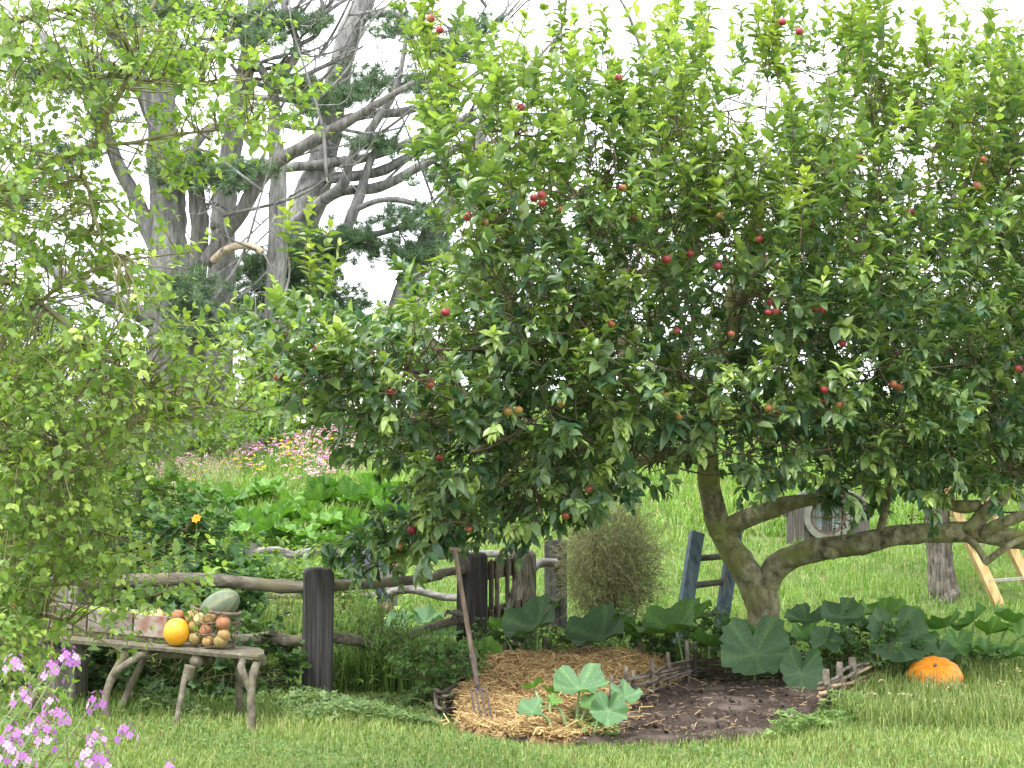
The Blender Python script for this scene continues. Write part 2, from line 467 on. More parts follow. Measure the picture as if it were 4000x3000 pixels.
gm, gnt, gb, go_ = new_mat('glass')
gb.inputs['Base Color'].default_value = (0.6, 0.66, 0.64, 1)
gb.inputs['Roughness'].default_value = 0.08
gb.inputs['Transmission Weight'].default_value = 0.9
gb.inputs['IOR'].default_value = 1.1
M['glass'] = gm

# ------------------------------------------------------------------ leaf templates (unit length along +Y, width X, normal Z)
def blade_tmpl(w1, w2, fold=0.10, droop=0.28, t1=0.3, t2=0.66):
    rows = [(0.0, 0.0), (t1, w1), (t2, w2), (1.0, 0.0)]
    z = lambda t: 0.10 * t - droop * t * t
    V = [(0, 0, 0)]
    for t, w in rows[1:3]:
        V += [(-w, t, z(t) + fold * w / 0.24), (0, t, z(t)), (w, t, z(t) + fold * w / 0.24)]
    V.append((0, 1.0, z(1.0)))
    tri = np.array([(0, 2, 1), (0, 3, 2), (7, 4, 5), (7, 5, 6)])
    quad = np.array([(1, 2, 5, 4), (2, 3, 6, 5)])
    return np.array(V, float), [tri, quad]
T_APPLE = blade_tmpl(0.25, 0.225, droop=0.34)
T_APPLE_W = blade_tmpl(0.26, 0.24, fold=0.07, droop=0.22)
T_APPLE_C = blade_tmpl(0.20, 0.185, fold=0.15, droop=0.55)
T_ROUND = blade_tmpl(0.29, 0.31, fold=0.06, droop=0.2, t1=0.28, t2=0.68)
T_NARROW = blade_tmpl(0.10, 0.08, fold=0.03, droop=0.25)
T_TINY = (np.array([(0, 0, 0), (0.24, 0.5, 0.05), (0, 1, -0.1), (-0.24, 0.5, 0.05)], float), [np.array([(0, 1, 2, 3)])])

def lobed_tmpl(n=5, depth=0.35, cup=0.12, notch=True):
    V = [(0, 0.30, 0)]
    k = n * 2 + 1
    for i in range(k):
        a = -math.pi * 0.80 + 1.6 * math.pi * i / (k - 1)
        r = 0.62 * (1 - (depth if i % 2 == 0 and 0 < i < k - 1 else 0)) * (1 - 0.18 * abs(a) / 2.6)
        x, y = r * math.sin(a), 0.30 + r * math.cos(a)
        V.append((x, y, cup * (r / 0.6) ** 2 - 0.22 * y * y))
    V = np.array(V)
    tri = np.array([(0, i + 1, i) for i in range(1, k)])
    return V, [tri]
T_LOBED = lobed_tmpl(5, 0.30)
T_HERB = lobed_tmpl(3, 0.55, 0.05)

def leaves(g, P, D, N, L, C, tm):
    V0, polys = tm; n = len(P); k = len(V0)
    if n == 0: return
    D = nz(D); S = nz(np.cross(D, N)); Nn = np.cross(S, D)
    L = np.broadcast_to(np.asarray(L, float), (n,))
    V = P[:, None, :] + L[:, None, None] * (V0[None, :, 0:1] * S[:, None, :] + V0[None, :, 1:2] * D[:, None, :] + V0[None, :, 2:3] * Nn[:, None, :])
    off = (np.arange(n) * k)
    ps = [(p[None, :, :] + off[:, None, None]).reshape(-1, p.shape[1]) for p in polys]
    g.add(V.reshape(-1, 3), ps, np.repeat(C, k, 0))

def rdir(n, up=0.0):
    d = nz(rng.normal(size=(n, 3)))
    d[:, 2] += up
    return nz(d)

def mixc(a, b, t):
    t = np.asarray(t)[:, None]
    return np.asarray(a) * (1 - t) + np.asarray(b) * t

def leafy_shoot(p0, d, length, nl, Ls, out, tipk=1.0, curve_up=0.0, spread=0.75, tipy=0.0, cA=(0.05, 0.13, 0.035), cB=(0.2, 0.3, 0.05), twigs=None, r=0.004, droop=0.15):
    """a shoot with spirally set leaves; out collects (P,D,N,L,C) rows"""
    t = np.linspace(0, 1, 6)
    d = nz(d)
    bend = np.array([0, 0, curve_up]) + rng.normal(0, 0.12, 3)
    pts = p0 + length * (t[:, None] * d + 0.5 * (t ** 2)[:, None] * bend)
    if twigs is not None:
        tube(twigs, pts[[0, 2, 5]], np.array([r, r * 0.75, r * 0.4]), 3, caps=False)
    s = np.sort(0.12 + 0.88 * rng.random(nl) ** tipk) ; s[-3:] = 1.0
    q = np.stack([np.interp(s, t, pts[:, i]) for i in range(3)], -1)
    tang = nz(d + s[:, None] * bend)
    a = np.arange(nl) * 2.4 + rng.uniform(0, 6)
    u = nz(np.cross(tang, np.array([0.31, 0.17, 0.93]) + 0 * tang)); w = np.cross(tang, u)
    rad = np.cos(a)[:, None] * u + np.sin(a)[:, None] * w
    k = spread * (1.0 - 0.45 * s)[:, None]
    D = nz(tang * (0.35 + 0.5 * s[:, None]) + rad * k * 1.3 + np.array([0, 0, -droop]) + rng.normal(0, 0.22, (nl, 3)))
    N = nz(np.array([0, 0, 1.0]) + 0.55 * tang + rng.normal(0, 0.3, (nl, 3)))
    L = Ls * rng.uniform(0.7, 1.15, nl) * (1.0 - 0.35 * s ** 3)
    age = np.clip(tipy * (0.25 + s ** 1.5) + rng.normal(0, 0.14, nl), 0, 1)
    C = mixc(cA, cB, age) * rng.uniform(0.8, 1.22, (nl, 1))
    out.append((q, D, N, L, C))
    return pts

def cat_rows(out):
    return [np.concatenate([o[i] for o in out]) for i in range(5)]

def flush_leaves(out, tmpls, name, mat, parent, single=0, single_mats=None, single_filter=None):
    """all leaves into one stuff part; the 'single' largest in view become leaf objects of their own"""
    P, D, N, L, C = cat_rows(out)
    n = len(P); which = rng.integers(0, len(tmpls), n)
    own = np.zeros(n, bool)
    if single:
        px, py = project(P)
        app = L / np.maximum(P[:, 1], 1)
        score = app * (px > 10) * (px < 3990) * (py > 10) * (py < 2990)
        if single_filter is not None: score = score * single_filter(P, px, py)
        own[np.argsort(-score)[:single]] = True
    g = Geo()
    for i, tm in enumerate(tmpls):
        m = (which == i) & ~own
        leaves(g, P[m], D[m], N[m], L[m], C[m], tm)
    o = g.build(name, mat, parent); o['kind'] = 'stuff'
    if single:
        base = np.array(parent.location)
        meshes = {}
        idx = np.where(own)[0]
        lum = C[idx].sum(1); q = np.quantile(lum, [0.25, 0.5, 0.75])
        for k_, i in enumerate(idx):
            b = int((lum[k_] > q).sum())
            key = (int(which[i]), b)
            if key not in meshes:
                sel = [j for j, ii in enumerate(idx) if int((lum[j] > q).sum()) == b]
                cm = C[idx[sel]].mean(0)
                V0, polys = tmpls[which[i]]
                me = make_mesh('leaf', V0, polys, np.broadcast_to(cm, (len(V0), 3)))
                me.materials.append(mat); meshes[key] = me
            d = nz(D[i]); s = nz(np.cross(d, N[i])); nn = np.cross(s, d)
            lo = bpy.data.objects.new('leaf', meshes[key]); col.objects.link(lo)
            lo.parent = parent
            Lx = float(L[i])
            m4 = Matrix(((s[0] * Lx, d[0] * Lx, nn[0] * Lx, P[i][0] - base[0]), (s[1] * Lx, d[1] * Lx, nn[1] * Lx, P[i][1] - base[1]),
                         (s[2] * Lx, d[2] * Lx, nn[2] * Lx, P[i][2] - base[2]), (0, 0, 0, 1)))
            lo.matrix_local = m4
    return o

# ------------------------------------------------------------------ ground
def build_ground():
    ys = np.concatenate([np.arange(-20, 6, 2.0), np.arange(6, 40, 0.3), np.array([41, 43, 46, 50, 56, 65, 80, 110, 160, 250, 400, 700, 1200])])
    us = np.linspace(-1.3, 1.3, 200)
    X = us[None, :] * (np.abs(ys)[:, None] * 0.9 + 12); Yg = np.repeat(ys[:, None], len(us), 1)
    Z = H(X, Yg)
    V = np.stack([X, Yg, Z], -1).reshape(-1, 3)
    n, m = X.shape
    i = np.arange(n - 1)[:, None] * m; j = np.arange(m - 1)[None, :]
    q = np.stack([i + j, i + j + 1, i + m + j + 1, i + m + j], -1).reshape(-1, 4)
    g = Geo().add(V, [q])
    tag(g.build('ground', M['ground']), kind='structure')
build_ground()

def gx(px, Y): return ((px - 2000) / F * Y, Y)
BED = [gx(1770, 11.3), gx(1800, 10.1), gx(2000, 9.85), (0.58, 9.85), gx(2500, 9.8), gx(2800, 9.9), gx(2980, 10.25), gx(3110, 10.7), gx(3200, 11.3), gx(3190, 12.35), gx(2680, 12.45), gx(2600, 12.6), gx(2000, 12.6), gx(1800, 12.3)]

def straw_h(x, y):
    """straw heap rising towards the back of the bed"""
    t = sstep((y - 9.75) / 2.3)
    cx = -0.05 + 0.22 * (y - 10)
    e = np.exp(-((x - cx) / (0.62 + 0.12 * (y - 10))) ** 4)
    return 0.02 + 0.21 * t * e + 0.025 * e + 0.02 * np.sin(x * 7 + y * 3) * e * np.sin(y * 5)

def grass(name, area, n, h, w, cA, cB, label, lean=0.5, avoid=True, dry=0.08, patch=0.8):
    x0, x1, y0, y1 = area
    y = rng.uniform(y0, y1, n * 2)
    x = rng.uniform(-1, 1, n * 2) * (x1 + (y - y0) * 0.36)
    keep = np.ones(n * 2, bool)
    if avoid:
        jx, jy = 0.16 * np.sin(x * 9 + y * 4) + 0.07 * np.sin(x * 23), 0.10 * np.sin(x * 7.3 + 1) + 0.06 * np.sin(x * 19 + y * 11) - 0.10
        keep &= ~(inside(x, y, BED) & (inside(x + jx, y + jy, BED) | (rng.random(n * 2) < 0.9)) & inside(x, y + jy - 0.05 * rng.random(n * 2), BED))
    x, y = x[keep][:n], y[keep][:n]; n = len(x)
    pn = 0.5 + 0.5 * np.sin(x * patch * 2.1 + np.sin(y * patch * 1.7) * 1.5) * np.sin(y * patch * 2.9 + x * patch)
    z = H(x, y)
    P = np.stack([x, y, z - 0.005], -1)
    a = rng.uniform(0, 2 * math.pi, n)
    hh = rng.uniform(h[0], h[1], n) * (0.65 + 0.7 * pn)
    ln = rng.uniform(0.1, 1.0, n) * lean
    dirv = np.stack([np.cos(a), np.sin(a), 0 * a], -1)
    side = np.stack([-np.sin(a), np.cos(a), 0 * a], -1)
    ww = (rng.uniform(0.7, 1.3, n) * w)[:, None]
    up = np.array([0, 0, 1.0])
    mid = P + up * (hh * 0.6)[:, None] + dirv * (hh * ln * 0.3)[:, None]
    tip = P + up * (hh * (1 - 0.25 * ln))[:, None] + dirv * (hh * ln)[:, None]
    V = np.stack([P - side * ww, P + side * ww, mid + side * ww * 0.8, mid - side * ww * 0.8, tip], 1).reshape(-1, 3)
    b = np.arange(n)[:, None] * 5
    q = b + np.array([[0, 1, 2, 3]]); t = b + np.array([[3, 2, 4]])
    C = mixc(cA, cB, np.clip(0.55 * rng.random(n) + 0.45 * pn, 0, 1)) * rng.uniform(0.75, 1.25, (n, 1))
    dm = rng.random(n) < dry
    C[dm] = np.array([0.34, 0.30, 0.12]) * rng.uniform(0.7, 1.2, (dm.sum(), 1))
    g = Geo().add(V, [q, t], np.repeat(C, 5, 0))
    o = g.build(name, M['grass'])
    return tag(o, label, 'grass', kind='stuff')

grass('grass', (-3.6, 3.6, 7.4, 13.2), 112000, (0.04, 0.085), 0.0037, (0.095, 0.19, 0.04), (0.29, 0.375, 0.10), 'short bright lawn grass in front of the bench and garden bed', lean=0.9)
grass('grass', (-5.2, 5.6, 12.6, 22.5), 90000, (0.09, 0.19), 0.0062, (0.078, 0.19, 0.03), (0.23, 0.365, 0.075), 'longer meadow grass around the trees behind the bed', lean=1.3, patch=1.0)
grass('grass', (-8.0, 9.0, 22.6, 35.5), 78000, (0.10, 0.30), 0.0115, (0.085, 0.205, 0.03), (0.235, 0.38, 0.07), 'tall rough grass covering the hillside at the back', lean=1.5, patch=0.75)

# ------------------------------------------------------------------ fences and gate
def post_mesh(g, base, w, d, h, rz=0.0, lean=(0, 0), top=0.35, bury=0.25):
    """sawn post with a rounded head"""
    r = w * top
    prof = [(-w / 2, -bury), (-w / 2, h - r)]
    for k in range(1, 6):
        a = math.pi - k * math.pi / 2 / 6
        prof.append((-w / 2 + r + r * math.cos(a), h - r + r * math.sin(a)))
    prof += [(-w / 2 + r, h), (0, h + 0.004), (w / 2 - r, h)]
    for k in range(1, 6):
        a = math.pi / 2 - k * math.pi / 2 / 6
        prof.append((w / 2 - r + r * math.cos(a), h - r + r * math.sin(a)))
    prof += [(w / 2, h - r), (w / 2, -bury)]
    prof = np.array(prof); cen = np.array([0, h * 0.5])
    b = 0.012
    rows = []
    for yy, ins in ((-d / 2, b), (-d / 2 + b, 0), (d / 2 - b, 0), (d / 2, b)):
        q = prof.copy()
        q[:, 0] *= (1 - ins / (w / 2)); q[:, 1] -= ins
        rows.append(np.stack([q[:, 0], np.full(len(q), yy), q[:, 1]], -1))
    V = np.concatenate(rows); n = len(prof)
    i = np.arange(3)[:, None] * n; j = np.arange(n)[None, :]; k = (j + 1) % n
    quads = np.stack([i + j, i + n + j, i + n + k, i + k], -1).reshape(-1, 4)
    V = V + np.stack([V[:, 2] * lean[0], V[:, 2] * lean[1], 0 * V[:, 2]], -1)
    for q in V:                                       # slight unevenness of old timber
        s = 0.006 * mnoise.noise(Vector((q[0] * 3 + base[0] * 7, q[1] * 3, q[2] * 4)))
        q[0] += s; q[1] += s
    V = V @ rotz(rz).T + np.asarray(base)
    caps = [np.array([list(range(n))]), np.array([list(range(3 * n, 4 * n))[::-1]])]
    g.add(V, [quads] + caps)
    return g

def rail_pts(lst, n=26):
    return spline([at(*p) for p in lst], n)

def rail(parent, lst, r0, r1, mat, knots=(), seed=0.0, n=30):
    pts = rail_pts(lst, n)
    rad = np.linspace(r0, r1, n)
    for k, amp in knots:
        rad = rad * (1 + amp * np.exp(-((np.linspace(0, 1, n) - k) / 0.035) ** 2))
    g = Geo()
    tube(g, pts, rad, 10, rough=0.16, freq=5.0, seed=seed)
    return g.build('rail', mat, parent)

fence = thing('rail_fence', 'front rail fence with wavy branch rails and dark round-topped posts behind the bench', 'fence', (*at(1240, 2715, 12.0)[:2], 0))
g = Geo(); post_mesh(g, (*at(1238, 2715, 12.0)[:2], 0), 0.232, 0.20, 1.0, R(10), lean=(0.004, 0), top=0.24); g.build('post', M['post_wood'], fence, smooth=False)
g = Geo(); post_mesh(g, (*at(255, 2757, 11.55)[:2], 0), 0.26, 0.2, 0.98, R(-14), top=0.24); g.build('post', M['pale_post_wood'], fence, smooth=False)
g = Geo(); post_mesh(g, (*at(1843, 2600, 13.75)[:2], 0), 0.17, 0.27, 1.045, R(-31), lean=(0.0, 0.0), top=0.30); gp = g.build('post', M['post_wood'], fence, smooth=False)
rail(fence, [(225, 2290, 11.5), (480, 2270, 11.6), (760, 2262, 11.75), (900, 2272, 11.85), (1080, 2288, 11.95), (1225, 2296, 12.0)], 0.055, 0.047, M['rail_wood'], ((0.55, 0.12), (0.83, 0.2)), 1)
rail(fence, [(225, 2520, 11.5), (480, 2500, 11.6), (760, 2498, 11.75), (960, 2500, 11.85), (1070, 2487, 11.9), (1110, 2500, 11.95), (1225, 2503, 12.0)], 0.047, 0.043, M['rail_wood'], ((0.83, 0.25),), 2)
rail(fence, [(-160, 2470, 11.2), (60, 2500, 11.35), (180, 2525, 11.45), (250, 2535, 11.5)], 0.06, 0.06, M['silver_rail'], (), 3)
rail(fence, [(1255, 2287, 12.05), (1420, 2283, 12.5), (1560, 2270, 12.9), (1680, 2258, 13.25), (1740, 2236, 13.45), (1845, 2222, 13.75)], 0.043, 0.037, M['rail_wood'], ((0.72, 0.3),), 4)
rail(fence, [(1255, 2487, 12.05), (1370, 2498, 12.3), (1460, 2517, 12.6), (1560, 2495, 12.95), (1660, 2460, 13.25), (1750, 2430, 13.5), (1845, 2415, 13.75)], 0.043, 0.037, M['rail_wood'], ((0.15, 0.18), (0.55, 0.15)), 5)

back = thing('rail_fence', 'silver-grey rail fence standing further back behind the garden gate', 'fence', (*at(1512, 2450, 18.0)[:2], float(H(*at(1512, 2450, 18.0)[:2]))))
for (px, Y, h, rz_, mt) in [(1512, 18.0, 0.97, -12, 'pale_post_wood'), (985, 18.2, 0.95, 8, 'pale_post_wood'), (2172, 17.2, 1.05, -24, 'post_wood')]:
    b = at(px, 2450, Y); zz = float(H(b[0], b[1]))
    g = Geo(); post_mesh(g, (b[0], b[1], zz), 0.2, 0.2, h, R(rz_), top=0.22); g.build('post', M[mt], back, smooth=False)
rail(back, [(985, 2155, 18.15), (1080, 2150, 18.1), (1140, 2170, 18.1), (1180, 2160, 18.05), (1300, 2150, 18.0), (1420, 2155, 18.0), (1515, 2160, 18.0)], 0.045, 0.052, M['silver_rail'], ((0.3, 0.25),), 11)
rail(back, [(1510, 2150, 17.95), (1580, 2155, 17.9), (1700, 2172, 17.85), (1860, 2163, 17.75), (2010, 2165, 17.6)], 0.048, 0.04, M['silver_rail'], ((0.15, 0.15),), 12)
rail(back, [(1515, 2318, 17.85), (1580, 2302, 17.8), (1640, 2308, 17.75), (1720, 2330, 17.7), (1800, 2335, 17.6), (1900, 2338, 17.5)], 0.05, 0.043, M['silver_rail'], ((0.2, 0.2),), 13)
rail(back, [(2035, 2228, 15.15), (2075, 2220, 15.6), (2110, 2200, 16.2), (2172, 2198, 17.1)], 0.052, 0.048, M['silver_rail'], ((0.35, 0.18),), 14)
rail(back, [(2035, 2345, 15.15), (2085, 2342, 15.6), (2172, 2350, 17.1)], 0.04, 0.036, M['dark_rung'], (), 15)
rail(back, [(985, 2330, 18.15), (1150, 2325, 18.05), (1300, 2318, 18.0), (1515, 2325, 17.9)], 0.045, 0.05, M['silver_rail'], (), 16)

# gate seen nearly end-on between its two posts
GA = np.array([*at(1893, 2500, 13.75)[:2], 0]); GB = np.array([*at(2048, 2500, 14.95)[:2], 0])
gdir = nz(GB - GA); glen = np.linalg.norm(GB - GA); gnrm = np.array([gdir[1], -gdir[0], 0])
gang = math.atan2(gdir[1], gdir[0])
gate = thing('garden_gate', 'small weathered picket gate with lichen, seen edge-on beside the fork handle', 'gate', tuple(GA))
def gboard(s, z0, z1, w, t, mat, off=0.0, name='picket', tilt=0.0, rnd=True):
    g = Geo(); c = GA + gdir * s + gnrm * off
    if rnd:
        post_mesh(g, (c[0], c[1], z0), w, t, z1 - z0, gang, lean=(0, 0), top=0.45, bury=0.0)
    else:
        box(g, c + np.array([0, 0, (z0 + z1) / 2]), (w, t, z1 - z0), rotz(gang), bev=0.004)
    return g.build(name, M[mat], gate, smooth=False)
for s, z1, mt in [(0.10, 0.985, 'dark_board'), (0.27, 1.0, 'lichen_board'), (glen * 0.47, 0.985, 'dark_board'), (glen * 0.66, 0.99, 'dark_board'), (glen - 0.12, 1.0, 'lichen_board')]:
    gboard(s, 0.08, z1, 0.085, 0.028, mt, 0.03)
for z0, z1 in [(0.80, 0.965), (0.40, 0.56)]:
    gboard(glen / 2, z0, z1, glen - 0.10, 0.03, 'lichen_board', -0.003, 'crossbar', rnd=False)
g = Geo()
a_, b_ = GA + gdir * (glen - 0.26) + gnrm * 0.062 + np.array([0, 0, 0.94]), GA + gdir * 0.45 + gnrm * 0.062 + np.array([0, 0, 0.44])
bd = nz(b_ - a_); up_ = np.cross(bd, gnrm)
Rm = np.stack([bd, gnrm, up_], 1)
box(g, (a_ + b_) / 2, (np.linalg.norm(b_ - a_), 0.03, 0.09), Rm, bev=0.004); g.build('brace', M['lichen_board'], gate, smooth=False)
g = Geo(); post_mesh(g, (GB[0], GB[1], 0), 0.15, 0.22, 1.02, R(-34), top=0.42); g.build('latch_post', M['lichen_board'], gate, smooth=False)

# wooden tap on the gate post
tp = thing('garden_tap', 'small grey tap sticking out of the gate post above the lower rail', 'tap', at(1800, 2420, 13.4))
g = Geo(); tube(g, spline([at(1812, 2405, 13.5), at(1790, 2397, 13.4), at(1765, 2392, 13.35), at(1750, 2390, 13.3)], 8), [0.022, 0.022, 0.03, 0.03, 0.026, 0.02, 0.016, 0.014], 8); g.build('spout', M['pale_post_wood'], tp)
g = Geo(); tube(g, spline([at(1738, 2408, 13.28), at(1743, 2392, 13.3), at(1752, 2382, 13.3)], 6), 0.010, 6); g.build('tap_handle', M['iron'], tp)
g = Geo(); tube(g, spline([at(1775, 2396, 13.36), at(1768, 2412, 13.34), at(1766, 2420, 13.34)], 5), 0.012, 6); g.build('nozzle', M['iron'], tp)

# ------------------------------------------------------------------ bench with produce
ZB = 0.482
bR, bL = at(1035, 2552, 10.5), at(60, 2490, 11.1)
BT = 0.05                                  # the plank rises a little towards its far end
def rotb(a): return rotz(a) @ np.array(Matrix.Rotation(math.atan(BT), 3, 'Y'))
bR[2] = bL[2] = ZB
bench = thing('rustic_bench', 'rustic plank bench on crooked log legs carrying squash and a basket', 'bench', (*at(700, 2830, 10.6)[:2], 0))
bdir = nz(bL - bR); blen = np.linalg.norm(bL - bR); bang = math.atan2(-bdir[1], -bdir[0]); bn = np.array([bdir[1], -bdir[0], 0])
if bn[1] > 0: bn = -bn                       # towards the camera
def on_bench(s, depth=0.0, z=0.0):
    """s metres from the right end, depth metres behind the front edge"""
    return bR + bdir * s - bn * depth + np.array([0, 0, z + BT * s])
# top: plank with rounded right end, uneven edge
nseg = 40; Vt = []
for i in range(nseg + 1):
    s = blen * i / nseg
    e = min(1.0, (s + 0.01) / 0.09)
    hw = 0.5 * (1 - (1 - e) ** 2) ** 0.5
    f = 0.19 - 0.38 * hw + 0.012 * mnoise.noise(Vector((s * 3, 0, 0))); b = 0.19 + 0.38 * hw + 0.012 * mnoise.noise(Vector((s * 3, 9, 0)))
    th = 0.036 + 0.006 * mnoise.noise(Vector((s * 2, 4, 0)))
    for (dd, zz) in ((f, 0), (f - 0.006, -th * 0.35), (f, -th), (b, -th), (b + 0.006, -th * 0.5), (b, 0), ((f + b) / 2, 0.004)):
        Vt.append(on_bench(s + 0.55 * dd * max(0, 1 - s / 0.5), dd, zz))
Vt = np.array(Vt); k = 7
i = np.arange(nseg)[:, None] * k; j = np.arange(k)[None, :]; jj = (j + 1) % k
g = Geo().add(Vt, [np.stack([i + j, i + jj, i + k + jj, i + k + j], -1).reshape(-1, 4), np.array([[0, 1, 2, 3, 4, 5, 6]])])
g.build('tabletop', M['bench_wood'], bench, smooth=False)
def log(name, pts, r0, r1, mat='bench_wood', parent=None, sides=10, rough=0.2, n=14, seed=0):
    if name in ('leg', 'leg_brace', 'stretcher'): r0, r1 = r0 * 0.8, r1 * 0.8
    p = spline(pts, n); g = Geo(); tube(g, p, np.linspace(r0, r1, n), sides, rough=rough, freq=8, seed=seed)
    return g.build(name, M[mat], parent)
top = ZB - 0.045
def gz(px, py, Y): p = at(px, py, Y); p[2] = -0.05; return p
log('leg', [(*on_bench(0.085, 0.06)[:2], top + 0.004), at(982, 2680, 10.42), gz(986, 2840, 10.38)], 0.034, 0.036, parent=bench, seed=1)
log('leg_brace', [(*on_bench(0.20, 0.07)[:2], top + 0.010), at(942, 2610, 10.44), at(962, 2660, 10.42), at(980, 2705, 10.41)], 0.033, 0.028, parent=bench, seed=2)
log('leg', [at(728, 2620, 10.62), at(712, 2700, 10.55), gz(680, 2830, 10.45)], 0.028, 0.026, parent=bench, seed=3)
log('leg', [(*on_bench(1.10, 0.07)[:2], top + 0.055), at(418, 2700, 10.75), gz(420, 2815, 10.72)], 0.036, 0.038, parent=bench, seed=4)
log('leg_brace', [(*on_bench(0.93, 0.06)[:2], top + 0.047), at(470, 2610, 10.72), at(445, 2640, 10.73)], 0.032, 0.03, parent=bench, seed=5)
log('leg', [(*on_bench(0.36, 0.30)[:2], top + 0.018), gz(940, 2785, 10.95)], 0.032, 0.034, parent=bench, seed=6)
log('leg', [(*on_bench(1.08, 0.33)[:2], top + 0.054), gz(445, 2775, 11.05)], 0.032, 0.034, parent=bench, seed=7)
log('leg', [(*on_bench(1.72, 0.1)[:2], top + 0.086), gz(95, 2790, 11.0)], 0.032, 0.034, parent=bench, seed=8)
for s, r in ((0.53, 0.045), (0.10, 0.030)):
    a = on_bench(s, 0.01 if s > 0.2 else 0.16, -0.040 - r); b = on_bench(s + 0.10, 0.35, -0.040 - r)
    g = Geo(); tube(g, spline([a, (a + b) / 2, b], 8), r, 12, rough=0.12, freq=8); cb = g.build('crossbeam', M['bench_wood'], bench)
    g = Geo(); tube(g, np.array([a + bn * 0.004, a + bn * 0.002]), r * 0.93, 12); g.build('sawn_end', M['cut_end'], cb)
log('stretcher', [on_bench(0.50, 0.2, -0.09), on_bench(0.72, 0.2, -0.075), on_bench(1.08, 0.2, -0.10)], 0.045, 0.035, parent=bench, seed=9)
log('fork_brace', [at(745, 2600, 10.62), at(735, 2640, 10.62), at(722, 2660, 10.6)], 0.04, 0.028, parent=bench, seed=10)

# long painted box at the back of the bench
pb = thing('planter_box', 'long weathered box with flaking red and white paint on the bench', 'planter box', on_bench(1.25, 0.15))
def bench_s(px):                      # metres along the front edge that the photo shows at px
    return float(np.interp(-px, [-1035, -60], [0, blen]))
for (x0, x1, mt, z0, z1, dd) in [(508, 636, 'box_paint', 0.045, 0.195, 0.10), (322, 502, 'box_grey', 0.045, 0.20, 0.105), (105, 316, 'box_grey', 0.05, 0.15, 0.11)]:
    s0, s1 = bench_s(x1), bench_s(x0); c = on_bench((s0 + s1) / 2, dd, (z0 + z1) / 2)
    g = Geo(); box(g, c, (s1 - s0 - 0.004, 0.028, z1 - z0), rotb(bang), bev=0.004); g.build('front_panel', M[mt], pb, smooth=False)
s0, s1 = bench_s(640), bench_s(100)
g = Geo(); box(g, on_bench((s0 + s1) / 2, 0.24, 0.024), (s1 - s0, 0.26, 0.040), rotb(bang), bev=0.006); g.build('plinth', M['mossy'], pb, smooth=False)
g = Geo(); box(g, on_bench((s0 + s1) / 2, 0.345, 0.12), (s1 - s0, 0.026, 0.15), rotb(bang), bev=0.004); g.build('back_panel', M['box_grey'], pb, smooth=False)
for s_ in (s0 + 0.014, s1 - 0.014):
    g = Geo(); box(g, on_bench(s_, 0.222, 0.115), (0.026, 0.206, 0.14), rotb(bang), bev=0.004); g.build('end_panel', M['box_grey'], pb, smooth=False)

def lettuce(px, i):
    s = bench_s(px); c = on_bench(s, 0.21, 0.07)
    lt = thing('lettuce', ['bright lime lettuce at the wide end of the painted box', 'frilly lime lettuce in the middle of the painted box', 'lime lettuce near the pale squash in the painted box'][i], 'lettuce', c, 'lettuces in the planter box')
    for k in range(16):
        a = k * 2.4; d = np.array([math.cos(a), math.sin(a), 0.9 + 0.6 * random.random()])
        gg = Geo(); P = np.array([c]); leaves(gg, P, np.array([d]), np.array([[0.3 * math.cos(a), 0.3 * math.sin(a), 1]]) , [0.17 + 0.05 * random.random()], np.array([[0.28, 0.42, 0.05]]) * random.uniform(0.8, 1.15), T_ROUND if k % 2 else T_LOBED)
        gg.build('leaf', M['thin_leaf'], lt)
for i, px in enumerate((300, 385, 470)): lettuce(px, i)

def gourd_prof(rx, rz, n=14, dimple=0.06, pw=1.0):
    out = []
    for i in range(n + 1):
        a = -math.pi / 2 + math.pi * i / n
        r = rx * max(0.0, math.cos(a)) ** pw
        z = rz * math.sin(a) - (rz * dimple * math.exp(-(r / (0.35 * rx)) ** 2) * (1 if a > 0 else -1))
        out.append((max(r, 0.0008), z))
    return out

def gourd(name, label, c, rx, rz, mat, ribs=0, ribd=0.0, cat='squash', group=None, tilt=(0, 0, 0), stem=True, dimple=0.08, colf=None, stemc='cut_end', parent=None):
    t = thing(name, label, cat, c, group)
    Rm = np.array(Matrix.Rotation(tilt[2], 3, 'Z') @ Matrix.Rotation(tilt[1], 3, 'Y') @ Matrix.Rotation(tilt[0], 3, 'X'))
    g = Geo(); lathe(g, gourd_prof(rx, rz, 16, dimple), c, 40, ribs, ribd, (1, 1, 1), Rm)
    if colf is not None:
        V = (g.V[0] - np.asarray(c)) @ Rm
        g.C[0] = colf(V)
    g.build('rind', M[mat], t)
    if stem:
        zt = rz * (1 - dimple) - 0.01
        g = Geo(); s_ = min(rx, rz)
        pts = np.array([(0, 0, zt - 0.004), (0.01 * s_, 0, zt + 0.10 * s_), (0.07 * s_, 0, zt + 0.24 * s_)]) @ Rm.T + np.asarray(c)
        tube(g, spline(pts, 5), [s_ * 0.17, s_ * 0.11, s_ * 0.085, s_ * 0.08, s_ * 0.09], 7); g.build('stalk', M[stemc], t)
    return t

